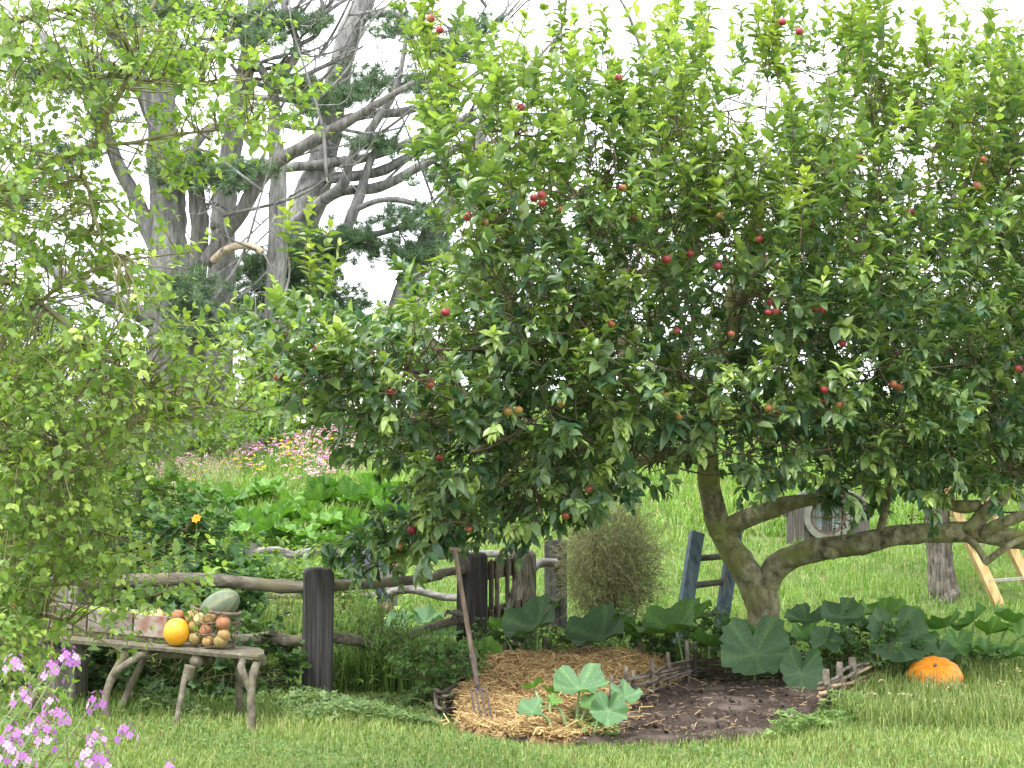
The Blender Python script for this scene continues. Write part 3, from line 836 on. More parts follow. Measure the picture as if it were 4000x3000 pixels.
def bpx(px, py, Y): return at(px, py, Y)
rp = 0.091
gourd('pumpkin', 'round smooth orange pumpkin on the bench beside the basket', on_bench(bench_s(686), 0.055, rp * 1.08 + 0.002), rp, rp * 1.09, 'orange', 10, 0.02, 'pumpkin', stem=False, dimple=0.03, tilt=(0.2, 0, 0))
gourd('pale_squash', 'pale yellow squash standing at the end of the painted box', on_bench(bench_s(566), 0.20, 0.165), 0.055, 0.075, 'cream_gourd', 8, 0.05)
gourd('small_gourd', 'round pinkish gourd peeping over the box corner beside the pumpkin', on_bench(bench_s(632), 0.26, 0.185), 0.047, 0.047, 'pink_gourd', stem=False, dimple=0.05)
gourd('onion_squash', 'little bright orange squash behind the basket rim', on_bench(bench_s(700), 0.27, 0.185), 0.06, 0.055, 'orange_rib', 10, 0.10, tilt=(0.3, 0.3, 0))
def marrow_col(V):
    a = np.arctan2(V[:, 1], V[:, 0]); st = np.clip(np.cos(a * 7) * 2 - 0.6, 0, 1)[:, None]
    return np.array([0.13, 0.16, 0.115]) * (1 - st) + np.array([0.20, 0.21, 0.13]) * st
gourd('striped_marrow', 'large grey-green marrow with yellow stripes lying across the basket', on_bench(bench_s(800), 0.23, 0.275), 0.105, 0.175, 'marrow', 14, 0.03, 'squash', tilt=(0.15, R(58), R(-12)), colf=marrow_col, dimple=0.02, stem=False)

# basket: rim, loops and sagging cord mesh
bc = on_bench(bench_s(806), 0.17, 0.0)
bk = thing('wicker_basket', 'open twisted-vine basket filled with small gourds on the bench', 'basket', bc)
ex, ey = nz(np.array([-bdir[0], -bdir[1], 0])), -bn
def bell(a, rx, ry, z): return bc + ex * rx * math.cos(a) + ey * ry * math.sin(a) + np.array([0, 0, z])
g = Geo()
for ph in (0, 2.1, 4.2):
    pts = [bell(a, 0.172 + 0.006 * math.cos(a * 22 + ph), 0.145 + 0.006 * math.cos(a * 22 + ph), 0.262 - 0.024 * math.cos(a) + 0.007 * math.sin(a * 22 + ph)) for a in np.linspace(0, 2 * math.pi, 120)]
    tube(g, np.array(pts), 0.0065, 5, caps=False)
g.build('rim', M['wicker'], bk)
for lv, (rx, ry, z) in enumerate([(0.168, 0.142, 0.185), (0.155, 0.13, 0.105), (0.13, 0.11, 0.012)]):
    g = Geo()
    pts = [bell(a, rx + 0.004 * math.sin(a * 9), ry + 0.004 * math.sin(a * 7), z + 0.006 * math.sin(a * 5 + lv) + 0.003 * math.sin(a * 31)) for a in np.linspace(0, 2 * math.pi, 80)]
    tube(g, np.array(pts), 0.0042, 5, caps=False); g.build('hoop', M['wicker'], bk)
for k in range(22):
    a = k * 2 * math.pi / 22 + random.uniform(-.06, .06); b = a + random.uniform(-.2, .2)
    g = Geo(); tube(g, spline([bell(a, 0.172, 0.145, 0.26 - 0.024 * math.cos(a)), bell(a + .05, 0.170, 0.143, 0.185), bell(b, 0.157, 0.132, 0.105), bell(b, 0.132, 0.112, 0.012), bell(b, 0.05, 0.04, 0.006)], 12), 0.0026, 4, caps=False); g.build('strand', M['wicker'], bk)
log('handle', [bell(math.pi, 0.17, 0.14, 0.28), bell(math.pi * 0.93, 0.20, 0.16, 0.31), bell(math.pi * 0.88, 0.235, 0.2, 0.33), bell(math.pi * 0.85, 0.27, 0.22, 0.345)], 0.009, 0.007, 'wicker', bk, 6, 0.2)
gl = [(742, 2410, 0.05, 'tan_gourd', 'ochre bell-shaped gourd under the rim on the pumpkin side'), (757, 2447, 0.046, 'olive_gourd', 'olive gourd pressed against the orange pumpkin'),
      (805, 2462, 0.047, 'pink_gourd', 'rusty speckled gourd in the centre of the basket'), (760, 2508, 0.05, 'olive_gourd', 'shiny brown gourd at the bottom beside the pumpkin'),
      (778, 2418, 0.042, 'cream_gourd', 'cream gourd with a dimpled end in the basket'), (822, 2415, 0.042, 'tan_gourd', 'long-necked tan gourd poking through the basket rim'),
      (868, 2433, 0.055, 'pink_gourd', 'orange-pink gourd high at the end of the basket'), (872, 2482, 0.048, 'tan_gourd', 'ribbed ochre gourd at the end of the basket'),
      (860, 2517, 0.050, 'olive_gourd', 'yellowish egg-shaped gourd lying at the basket bottom'), (815, 2520, 0.044, 'tan_gourd', 'tan gourd half hidden low in the basket')]
for i, (px, py, r, mt, lb) in enumerate(gl):
    s = bench_s(px - 14); dd = 0.17 - 0.145 * 0.62 * math.sqrt(max(0.05, 1 - ((px - 826) / 105) ** 2))
    q = on_bench(s, dd); zz = max(r * 0.95 + 0.012, at(px, py, q[1])[2] - q[2])
    gourd('small_gourd', lb, on_bench(s, dd, zz), r * random.uniform(0.93, 1.0), r * random.uniform(0.95, 1.12), mt, random.choice([0, 0, 8]), 0.03, 'gourd', 'small gourds in the basket', (random.uniform(-.9, .9), random.uniform(-.9, .9), random.uniform(0, 3)), stem=(i in (4, 5)), dimple=0.06)

# ------------------------------------------------------------------ garden bed: straw, soil, wattle, fork
def patch(name, poly, hf, mat, step=0.06, label=None, cat=None, kind=None):
    poly = np.asarray(poly); lo, hi = poly.min(0), poly.max(0)
    xs = np.arange(lo[0], hi[0] + step, step); ys = np.arange(lo[1], hi[1] + step, step)
    X, Yy = np.meshgrid(xs, ys); ins = inside(X, Yy, poly)
    Z = hf(X, Yy)
    for a in range(X.shape[0]):
        for b in range(X.shape[1]):
            Z[a, b] += 0.018 * mnoise.noise(Vector((X[a, b] * 9, Yy[a, b] * 9, 3))) + 0.012 * mnoise.noise(Vector((X[a, b] * 23, Yy[a, b] * 23, 8)))
    Z = np.where(ins, Z, H(X, Yy) - 0.03)
    n, m = X.shape
    i = np.arange(n - 1)[:, None] * m; j = np.arange(m - 1)[None, :]
    q = np.stack([i + j, i + j + 1, i + m + j + 1, i + m + j], -1).reshape(-1, 4)
    g = Geo().add(np.stack([X, Yy, Z], -1).reshape(-1, 3), [q])
    o = g.build(name, mat); return tag(o, label, cat, kind=kind)
STRAW = [gx(1800, 10.2), gx(1920, 9.9), gx(2200, 9.8), gx(2370, 10.05), gx(2440, 10.9), gx(2520, 11.5), gx(2620, 12.1), gx(2680, 12.35), gx(2560, 12.55), gx(2300, 12.6), gx(2000, 12.5), gx(1880, 12.0), gx(1800, 11.2)]
patch('soil_bed', BED, lambda x, y: 0.035 + 0.05 * sstep((y - 10) / 2) + 0 * x, M['soil'], 0.04, kind='structure')
patch('straw_heap', STRAW, lambda x, y: straw_h(x, y) + H(x, y), M['straw_base'], 0.05, kind='structure')
def straw_stuff():
    n = 9600
    S = sample_poly(STRAW, n); S[9000:] += rng.normal(0, 0.16, (600, 2)); x, y = S[:, 0], S[:, 1]
    z = straw_h(x, y) + H(x, y) + rng.uniform(0.0, 0.045, n)
    a = rng.uniform(0, math.pi, n)
    d = nz(np.stack([np.cos(a), np.sin(a) * 0.9, rng.normal(0, 0.28, n)], -1))
    L = rng.uniform(0.05, 0.19, n)[:, None]; w = rng.uniform(0.0022, 0.0048, n)[:, None]
    c = np.stack([x, y, z], -1); bend = rng.normal(0, 0.12, (n, 3)) * L
    s = nz(np.cross(d, np.array([0, 0.3, 1.0])))
    p0, p1, p2 = c - d * L / 2, c + bend, c + d * L / 2
    t = np.cross(s, d)
    V = np.stack([p0 - s * w, p0 + s * w, p1 + s * w, p1 - s * w, p2 + s * w, p2 - s * w, p0 + t * w * 1.3, p1 + t * w * 1.3, p2 + t * w * 1.3], 1).reshape(-1, 3)
    b = np.arange(n)[:, None] * 9
    q = np.concatenate([b + np.array([[0, 1, 7, 6]]), b + np.array([[6, 7, 3, 0]]), b + np.array([[1, 2, 7, 6]]), b + np.array([[2, 4, 8, 7]]), b + np.array([[7, 8, 5, 3]])])[:0]
    q = np.concatenate([b + np.array([[0, 6, 7, 3]]), b + np.array([[6, 1, 2, 7]]), b + np.array([[3, 7, 8, 5]]), b + np.array([[7, 2, 4, 8]])])
    C = mixc((0.26, 0.16, 0.07), (0.62, 0.45, 0.21), rng.random(n)) * rng.uniform(0.7, 1.2, (n, 1))
    g = Geo().add(V, [q], np.repeat(C, 9, 0)); o = g.build('straw', M['straw'])
    tag(o, 'loose golden straw mulch heaped around the garden fork', 'straw', kind='stuff')
straw_stuff()
def soil_bits():
    g = Geo()
    S = sample_poly([ground(*p)[:2] for p in [(2420, 2760), (2400, 2890), (2700, 2905), (3000, 2870), (3150, 2800), (3150, 2720), (2700, 2680)]], 420)
    for (x, y) in S:
        z = 0.035 + 0.05 * float(sstep((y - 10) / 2)) + 0.012
        a = random.uniform(0, 6.28); L = random.uniform(0.015, 0.07)
        if random.random() < 0.5:
            d = np.array([math.cos(a), math.sin(a), random.uniform(-.1, .5)]) * L
            tube(g, np.array([(x, y, z), (x, y, z) + d * 0.5 + np.array([0, 0, .004]), (x, y, z) + d]), 0.0028, 3, c=np.array([0.40, 0.29, 0.16]) * random.uniform(.5, 1.2))
        else:
            r = random.uniform(0.008, 0.028)
            V = rdir(7) * r * rng.uniform(.6, 1.2, (7, 1)) + np.array([x, y, z + r * 0.2])
            bm = bmesh.new(); [bm.verts.new(v) for v in V]; bmesh.ops.convex_hull(bm, input=bm.verts); bm.verts.index_update()
            vs_ = np.array([v.co[:] for v in bm.verts]); fs = np.array([[v.index for v in f.verts] for f in bm.faces if len(f.verts) == 3])
            bm.free(); g.add(vs_, [fs], np.array([0.07, 0.052, 0.042]) * random.uniform(.5, 1.8))
    tag(g.build('soil_crumbs', M['straw'], smooth=False), 'crumbs, chips and small stones scattered over the dark soil', 'soil', kind='stuff')
soil_bits()

# garden fork
fk = thing('garden_fork', 'old garden fork with wooden shaft stuck upright in the straw', 'garden fork', at(1888, 2790, 10.38))
shaft = [at(1778, 2150, 10.62), at(1795, 2260, 10.6), at(1822, 2420, 10.55), at(1848, 2570, 10.48)]
log('shaft', shaft, 0.0165, 0.0185, 'fork_handle', fk, 10, 0.04, 16)
log('socket', [at(1846, 2555, 10.49), at(1856, 2620, 10.46), at(1866, 2692, 10.42)], 0.024, 0.014, 'iron', fk, 10, 0.06, 8)
log('grip', [at(1755, 2146, 10.62), at(1778, 2148, 10.62), at(1801, 2150, 10.62)], 0.017, 0.017, 'fork_handle', fk, 8, 0.05, 6)
for k, dx in enumerate((-30, -10, 10, 30)):
    tp_ = at(1892 + dx * 1.05, 2800, 10.26); tp_[2] -= 0.03
    log('tine', [at(1866, 2690, 10.42), at(1870 + dx * 0.92, 2700, 10.41), at(1874 + dx, 2725, 10.38), tp_], 0.010, 0.007, 'iron', fk, 6, 0.0, 12)

# wattle edging
def wattle(label, base, nrods, r, mat, stakes, hrow, jitter=0.01, stake_mat='wattle', poke=0.05):
    """base: ground polyline (world xy); stakes: list of (t along, height, radius)"""
    base = np.asarray(base, float)
    w = thing('wattle_fence', label, 'wattle fence', (*base[0][:2], 0), 'wattle edging of the garden bed')
    P = spline(base, 60)
    for k in range(nrods):
        z = 0.05 + k * hrow
        t0, t1 = max(0, random.uniform(-0.08, 0.10)), min(1, random.uniform(0.88, 1.08))
        s = np.linspace(t0, t1, 22)
        q = np.stack([np.interp(s, np.linspace(0, 1, 60), P[:, i]) for i in range(2)], -1)
        tn = nz(np.gradient(q, axis=0)); nn = np.stack([-tn[:, 1], tn[:, 0]], -1)
        ph = math.pi * (k % 2)
        wv = 0.018 * np.sin(s * len(stakes) * math.pi + ph) + rng.normal(0, 0.003, 22)
        q = q + nn * wv[:, None]
        zz = z + 0.012 * np.sin(s * 7 + k * 1.7) + rng.normal(0, 0.002, 22) + jitter * random.uniform(-1, 1) + (random.uniform(-.05, .08)) * (s - 0.5) * (jitter > 0.01)
        e0 = np.concatenate([q, zz[:, None]], 1)
        g = Geo(); tube(g, e0, np.linspace(r * random.uniform(.8, 1.2), r * random.uniform(.5, .9), 22), 6, rough=0.25, freq=12, seed=k); g.build('rod', M[mat if not isinstance(mat, (list, tuple)) else random.choice(mat)], w)
    for (t, h, rr) in stakes:
        q = np.array([np.interp(t, np.linspace(0, 1, 60), P[:, i]) for i in range(2)])
        lx = random.uniform(-.02, .02)
        g = Geo(); tube(g, spline([(q[0], q[1], -0.1), (q[0] + lx * .5, q[1], h * .5), (q[0] + lx, q[1], h)], 8), [rr * 1.1] * 7 + [rr * 0.9], 7, rough=0.12, freq=9); g.build('stake', M[stake_mat], w)
    return w
def gx(px, Y): return ((px - 2000) / F * Y, Y)
wattle('low grey wattle panel of loosely woven sticks between the straw and soil', [gx(2375, 10.65), gx(2470, 11.2), gx(2580, 11.8), gx(2700, 12.3)], 13, 0.0125, ['wattle', 'wattle', 'dark_wattle'],
       [(0.03, 0.33, .014), (0.2, 0.36, .016), (0.34, 0.30, .014), (0.55, 0.34, .017), (0.75, 0.36, .015), (0.95, 0.42, .017)], 0.017, 0.02)
wattle('dark tightly woven wattle panel at the back of the soil patch', [gx(2690, 12.4), gx(2950, 12.5), gx(3180, 12.35)], 15, 0.0085, 'dark_wattle',
       [(0.03, 0.33, .016), (0.35, 0.27, .016), (0.7, 0.36, .016), (0.97, 0.30, .016)], 0.0145, 0.002, 'dark_wattle')
wattle('short pale wattle corner with two stout stakes beside the orange pumpkin', [gx(3185, 11.2), gx(3240, 11.35), gx(3310, 11.9), gx(3410, 12.6)], 7, 0.016, ['wattle', 'tan_wattle', 'wattle'],
       [(0.20, 0.305, .026), (0.45, 0.33, .024), (0.72, 0.31, .03), (0.97, 0.30, .02)], 0.031, 0.015)
wattle('wattle edging half hidden by weeds at the straw end beside the fence post', [gx(1700, 11.1), gx(1750, 10.8), gx(1800, 11.6), gx(1855, 12.3)], 8, 0.013, ['wattle', 'dark_wattle'],
       [(0.1, 0.18, .02), (0.45, 0.16, .018), (0.8, 0.34, .022), (0.98, 0.36, .022)], 0.02, 0.02)
wattle('wattle edging behind the straw heap under the squash leaves', [gx(1900, 12.7), gx(2250, 12.75), gx(2660, 12.6)], 9, 0.011, ['dark_wattle', 'wattle'],
       [(0.1, 0.36, .02), (0.33, 0.40, .02), (0.55, 0.37, .02), (0.8, 0.40, .02)], 0.026, 0.01)
wattle_tan = log('tan_stick', [at(3250, 2860, 10.95) , at(3262, 2800, 11.1), at(3275, 2740, 11.3)], 0.018, 0.014, 'tan_wattle', None, 8, 0.1)
tag(wattle_tan, 'peeled tan stick leaning against the pale wattle corner', 'stick')

# ------------------------------------------------------------------ apple tree
def limb(g, lst, sides=10, n=None, rough=0.14, freq=5.0, seed=0.0):
    """lst rows (px, py, Y, radius in photo pixels)"""
    rows = []
    for (px, py, Y, rp_) in lst:
        rows.append([*at(px, py, Y), rp_ * Y / F * (0.86 if Y > 30 else 1.0)])
    n = n or max(8, len(lst) * 6)
    S = spline(rows, n)
    tube(g, S[:, :3], np.maximum(S[:, 3], 0.002), sides, rough=rough, freq=freq, seed=seed)
    return S

tb = np.array([*at(2990, 2590, 14.2)[:2], 0])
apple = thing('apple_tree', 'large spreading apple tree with red apples and mossy forked trunk behind the bed', 'apple tree', tb)
limb_pts = []
def alimb(name, lst, sides=12, rough=0.13, seed=0.0, keep=True):
    g = Geo(); S = limb(g, lst, sides, rough=rough, seed=seed)
    g.build(name, M['apple_bark'], apple)
    if keep: limb_pts.append(S[:, :3])
    return S
alimb('trunk', [(3000, 2640, 14.2, 88), (2992, 2540, 14.2, 72), (2985, 2440, 14.2, 66), (2975, 2350, 14.2, 68), (2950, 2285, 14.2, 68), (2905, 2215, 14.15, 56), (2853, 2135, 14.1, 50), (2806, 2045, 14.05, 46),
                (2776, 1925, 14.0, 42), (2764, 1800, 13.95, 40), (2770, 1640, 13.9, 34), (2800, 1420, 13.8, 30), (2850, 1180, 13.8, 24), (2930, 900, 13.7, 17), (2990, 600, 13.6, 10)], 16, 0.16)
alimb('branch', [(2960, 2340, 14.2, 50), (3000, 2270, 14.15, 50), (3036, 2210, 14.1, 48), (3110, 2168, 14.0, 45), (3246, 2140, 13.8, 44), (3382, 2120, 13.6, 45), (3517, 2090, 13.5, 41), (3653, 2080, 13.4, 39), (3822, 2080, 13.3, 39), (3958, 2105, 13.2, 37), (4150, 2120, 13.1, 32), (4400, 2060, 13.0, 24)], 14, 0.16, 1)
alimb('branch', [(2822, 2105, 14.1, 38), (2850, 2068, 14.05, 42), (2907, 2030, 13.95, 38), (3009, 1992, 13.8, 35), (3097, 1962, 13.7, 31), (3212, 1940, 13.6, 22), (3400, 1850, 13.4, 18), (3650, 1700, 13.2, 14), (3900, 1500, 13.0, 10)], 12, 0.16, 2)
alimb('branch', [(2770, 1800, 13.95, 32), (2690, 1778, 13.7, 29), (2600, 1776, 13.4, 27), (2500, 1798, 13.0, 20), (2380, 1790, 12.6, 18), (2200, 1735, 12.2, 18), (2010, 1690, 11.9, 18), (1920, 1665, 11.75, 17), (1810, 1540, 11.6, 15), (1690, 1350, 11.5, 11), (1620, 1200, 11.5, 7)], 12, 0.15, 3)
alimb('branch', [(2768, 1700, 13.9, 30), (2680, 1640, 13.4, 26), (2590, 1605, 13.0, 25), (2470, 1520, 12.7, 22), (2430, 1400, 12.6, 20), (2445, 1150, 12.7, 18), (2425, 985, 12.7, 19), (2370, 870, 12.7, 17), (2250, 760, 12.6, 13), (2100, 600, 12.5, 9), (2000, 400, 12.5, 6)], 12, 0.15, 4)
alimb('branch', [(2780, 1560, 13.85, 28), (2850, 1350, 13.3, 26), (2915, 1115, 12.9, 22), (2980, 1045, 12.8, 20), (3130, 850, 12.7, 15), (3200, 600, 12.7, 10), (3240, 300, 12.7, 6)], 12, 0.15, 5)
alimb('branch', [(2800, 1450, 13.8, 26), (3050, 1350, 14.2, 24), (3350, 1250, 14.5, 20), (3600, 1000, 14.6, 14), (3750, 700, 14.6, 9), (3800, 400, 14.6, 5)], 10, 0.14, 6)
alimb('branch', [(3780, 2080, 13.3, 32), (3840, 2010, 13.25, 30), (3915, 1940, 13.2, 26), (3945, 1850, 13.15, 20), (3960, 1740, 13.1, 16), (3980, 1500, 13.0, 13), (3950, 1200, 13.0, 9), (3960, 900, 13.0, 6)], 10, 0.2, 7)
alimb('branch', [(3830, 1975, 13.3, 22), (3760, 1980, 13.3, 24), (3690, 1965, 13.4, 17), (3619, 1920, 13.5, 14), (3520, 1840, 13.5, 9)], 8, 0.2, 8)
alimb('branch', [(3840, 2085, 13.25, 26), (3900, 2050, 13.1, 24), (3980, 2020, 13.0, 20), (4100, 1980, 12.9, 14)], 8, 0.2, 9)
alimb('branch', [(3436, 2110, 13.55, 20), (3445, 2050, 13.5, 18), (3463, 1973, 13.45, 15), (3475, 1880, 13.4, 9)], 8, 0.12, 10)
alimb('branch', [(3770, 2095, 13.3, 16), (3820, 2140, 13.15, 14), (3850, 2195, 13.05, 13)], 8, 0.2, 11, keep=False)
alimb('branch', [(3845, 2200, 13.05, 14), (3900, 2160, 13.0, 13), (3960, 2120, 12.95, 13), (4100, 2050, 12.9, 12)], 8, 0.15, 12, keep=False)
alimb('branch', [(2010, 1690, 11.9, 13), (1930, 1720, 11.6, 11), (1840, 1770, 11.3, 8)], 8, 0.15, 13)
alimb('branch', [(2310, 1540, 12.5, 13), (2260, 1610, 12.3, 12), (2180, 1655, 12.0, 10), (2100, 1740, 11.7, 8), (1950, 1890, 11.4, 6)], 8, 0.15, 14)
alimb('branch', [(2100, 1720, 12.0, 12), (1900, 1850, 11.6, 9), (1700, 1960, 11.3, 7), (1560, 2080, 11.2, 5), (1430, 2170, 11.2, 3)], 8, 0.12, 15)
alimb('branch', [(1830, 1560, 11.6, 10), (1600, 1500, 11.4, 8), (1350, 1490, 11.3, 6), (1150, 1470, 11.3, 4)], 8, 0.12, 16)
alimb('branch', [(1900, 1640, 11.7, 10), (1650, 1700, 11.4, 7), (1400, 1650, 11.3, 5)], 8, 0.12, 17)
for (px, py, Y, r_) in [(3246, 2160, 13.72, 34), (3055, 2185, 14.0, 20), (2812, 2100, 14.0, 22), (3300, 2108, 13.72, 20), (3560, 2075, 13.45, 18), (3690, 2060, 13.4, 16)]:
    c = at(px, py, Y); g = Geo(); lathe(g, gourd_prof(r_ * Y / F, r_ * Y / F * 0.8, 8), c, 12); g.build('burr', M['apple_bark'], apple)

CROWN = [(1080, 1330), (1150, 1240), (1270, 1290), (1420, 1360), (1640, 1290), (1800, 1150), (1810, 950), (1720, 720), (1690, 520), (1640, 330), (1610, 140), (1700, 120), (1780, 340), (1900, 390), (2050, 440), (2150, 500), (2250, 440), (2360, 540), (2500, 500),
         (2560, 260), (2650, 190), (2800, 210), (2900, 130), (3050, 240), (3200, 160), (3450, 160), (3540, 440), (3620, 310), (3720, 340), (3780, 440), (3880, 300), (4000, 350), (4200, 380),
         (4200, 1960), (3980, 1900), (3800, 1890), (3600, 1930), (3400, 1900), (3250, 1870), (3100, 1850), (2900, 1860), (2720, 1760), (2600, 1830), (2480, 1880), (2330, 1960), (2200, 2030), (2040, 2060),
         (1860, 2060), (1700, 2120), (1560, 2160), (1440, 2190), (1440, 2120), (1600, 2020), (1680, 1920), (1620, 1830), (1480, 1760), (1280, 1690), (1100, 1610), (1040, 1480), (1070, 1330)]
def crown_depth(px, py):
    x = (px - 2000) / F * 13; d = x - 2.1
    yc = 13.4 + np.where(d < 0, 0.5 * d, 0.05 * d)
    th = 2.5 * np.sqrt(np.clip(1 - (d / 4.7) ** 2, 0.10, 1)) * np.sqrt(np.clip(1 - 0.55 * ((py - 1050) / 1200) ** 2, 0.25, 1))
    th = np.where(py > 1650, th * 0.85, th)
    return yc - th, yc + th
twigs = Geo(); rows = []
# secondary branches inside the crown
LP = np.concatenate(limb_pts); sec = [LP[LP[:, 2] > 1.2]]
T2 = sample_poly(CROWN, 420)
for (px, py) in T2:
    a, b = crown_depth(np.array(px), np.array(py)); Y = rng.uniform(float(a) + 0.2, float(b) - 0.2)
    t = at(px, py, Y); j = np.argmin(((LP - t) ** 2).sum(1) + 0.6 * np.maximum(0, LP[:, 2] - t[2])); s = LP[j]
    dist = np.linalg.norm(t - s)
    if dist < 0.15 or dist > 3.2: continue
    m1 = s * 0.6 + t * 0.4 + np.array([*rng.normal(0, 0.08 * dist, 2), -0.10 * dist]); m2 = s * 0.25 + t * 0.75 + np.array([*rng.normal(0, 0.06 * dist, 2), -0.08 * dist])
    p = spline([s, m1, m2, t], 12)
    tube(twigs, p, np.linspace(0.006 + 0.005 * dist, 0.004, 12), 5, caps=False); sec.append(p[3:])
    LP = np.vstack([LP, p[4:9]])
SP = np.concatenate(sec)
def apple_shoot(px, py, Y, frac, scale=1.0):
    p = at(px, py, Y)
    hi = float(sstep((1500 - py) / 1400))
    low = float(sstep((py - 1500) / 500))
    outw = nz(np.array([p[0] - 2.1, (p[1] - 13.6) * 0.8, 0.0]))
    d = np.array([0, 0, 0.35 + 1.15 * hi - 0.35 * low]) + outw * (0.35 + 0.35 * low - 0.2 * hi) + rng.normal(0, 0.42 - 0.12 * hi, 3)
    length = rng.uniform(0.22, 0.42) * (1 + 0.9 * hi) * scale
    nl = int(8 + length * 20)
    tip = np.clip(0.10 + 0.62 * hi * rng.uniform(0.3, 1.1) + 0.42 * (rng.random() < 0.28) + 0.20 * frac, 0, 1)
    leafy_shoot(p, d, length, nl, rng.uniform(0.115, 0.165), rows, tipk=0.55, curve_up=0.25 - 0.5 * low, tipy=tip, cA=(0.043, 0.118, 0.060), cB=(0.27, 0.39, 0.065), twigs=twigs, r=0.0045, droop=0.12 + 0.2 * low)
    j = np.argmin(((SP - p) ** 2).sum(1)); s = SP[j]; dd = np.linalg.norm(p - s)
    if 0.03 < dd < 0.45:
        tube(twigs, spline([s, (s + p) / 2 + np.array([0, 0, -0.1 * dd]), p], 5), np.linspace(0.0065, 0.0045, 5), 3, caps=False)
NS = 2850
S2 = sample_poly(CROWN, int(NS * 1.5)); cnt = 0
for (px, py) in S2:
    if cnt >= NS: break
    a, b = crown_depth(np.array(px), np.array(py)); fr = rng.random() ** 1.25
    Y = float(a) + (float(b) - float(a)) * fr
    p = at(px, py, Y)
    nzv = mnoise.noise(Vector(p * 0.95)) + 0.4 * mnoise.noise(Vector(p * 2.6))
    if nzv < -0.10 + 0.14 * (py < 900) + 0.12 * (py < 480) - 0.20 * (py > 1150): continue
    apple_shoot(px, py, Y, 1 - fr); cnt += 1
for (px, py) in sample_poly([(1800, 1100), (2300, 950), (4150, 950), (4150, 1850), (2800, 1750), (1900, 1900), (1300, 1600), (1300, 1450)], 430):
    a, b = crown_depth(np.array(px), np.array(py)); apple_shoot(px, py, float(a) + (float(b) - float(a)) * rng.uniform(0.25, 0.95), 0.0)
# the long water shoots that stand up above the crown and the hanging tips
for (px, py, Y, n_) in [(1130, 1010, 11.3, 2), (1180, 1150, 11.3, 2), (1270, 1250, 11.3, 2), (1640, 230, 12.3, 4), (1700, 330, 12.3, 4), (1760, 480, 12.2, 4), (1680, 760, 12.0, 3), (1840, 900, 11.6, 3), (1970, 1150, 11.3, 4), (2100, 900, 11.3, 3), (2180, 300, 12.6, 4), (2310, 300, 12.6, 4),
                       (2600, 300, 12.4, 5), (2650, 500, 12.2, 5), (2760, 260, 12.4, 4), (2980, 200, 12.4, 5), (3050, 420, 12.2, 5), (3300, 260, 12.4, 5), (3420, 180, 12.6, 4), (3660, 240, 12.8, 4), (3900, 380, 12.8, 4), (3750, 700, 12.0, 4),
                       (2960, 1000, 11.0, 4), (3080, 980, 10.95, 5), (2750, 860, 11.2, 4), (2700, 1000, 11.1, 4), (3800, 900, 11.8, 4), (3860, 1100, 11.7, 4), (2130, 1450, 11.2, 3), (2350, 1400, 11.0, 3), (1900, 1420, 11.1, 3)]:
    for k in range(n_):
        p = at(px + rng.normal(0, 35), py + rng.normal(0, 50), Y + rng.normal(0, 0.15))
        L_ = rng.uniform(0.4, 0.75)
        leafy_shoot(p, np.array([rng.normal(0, .14), rng.normal(0, .14), 1.0]), L_, int(10 + 24 * L_), rng.uniform(0.105, 0.14), rows, tipk=0.75, tipy=rng.uniform(0.5, 1.0), cA=(0.058, 0.15, 0.05), cB=(0.32, 0.42, 0.055), twigs=twigs, r=0.006)
for (px, py, Y) in [(1430, 2190, 11.2), (1480, 2150, 11.2), (1370, 2220, 11.25), (1530, 2190, 11.15), (1600, 2100, 11.1), (1720, 2080, 11.0), (1790, 2110, 11.0), (1860, 2060, 11.0), (2020, 2100, 11.0), (2110, 2080, 11.0), (2190, 2050, 11.1), (2300, 2000, 11.2), (1460, 2060, 11.2), (1330, 2150, 11.25), (2560, 1890, 11.6), (2430, 1960, 11.4), (3250, 1960, 12.9), (3290, 2000, 12.9), (3345, 2010, 12.9), (3300, 1940, 12.8), (3390, 1940, 12.9), (3870, 1870, 12.0), (3900, 1960, 11.9), (3660, 1960, 12.4), (2950, 1880, 12.5)]:
    for k in range(3):
        leafy_shoot(at(px + rng.normal(0, 25), py - 40 + rng.normal(0, 25), Y), np.array([rng.normal(-.2, .5), rng.normal(-.1, .4), rng.normal(-.35, .25)]), rng.uniform(0.12, 0.26), int(rng.integers(8, 13)), rng.uniform(0.095, 0.125), rows, tipy=rng.uniform(0, 0.55), cA=(0.034, 0.105, 0.042), cB=(0.17, 0.30, 0.055), twigs=twigs, droop=0.35)
        p = at(px, py - 40, Y); j = np.argmin(((SP - p) ** 2).sum(1)); s = SP[j]
        tube(twigs, spline([s, (s + p) / 2 + np.array([0, 0, 0.03]), p], 6), np.linspace(0.008, 0.004, 6), 4, caps=False)
for (px, py, L_, n_) in [(3285, 2110, 0.34, 9), (3330, 2100, 0.42, 11), (3560, 2060, 0.22, 6), (3610, 2050, 0.25, 6), (3255, 2105, 0.2, 5), (3700, 2050, 0.3, 7)]:
    leafy_shoot(at(px, py, 13.55), np.array([rng.normal(0, .12), -.1, 1]), L_, n_, 0.085, rows, tipy=0.35, cA=(0.06, 0.14, 0.05), cB=(0.2, 0.3, 0.06), twigs=twigs, r=0.006)
tw = twigs.build('twigs', M['twig'], apple); tw['kind'] = 'stuff'
flush_leaves(rows, [T_APPLE, T_APPLE_W, T_APPLE_C], 'crown', M['apple_leaf'], apple, single=300)

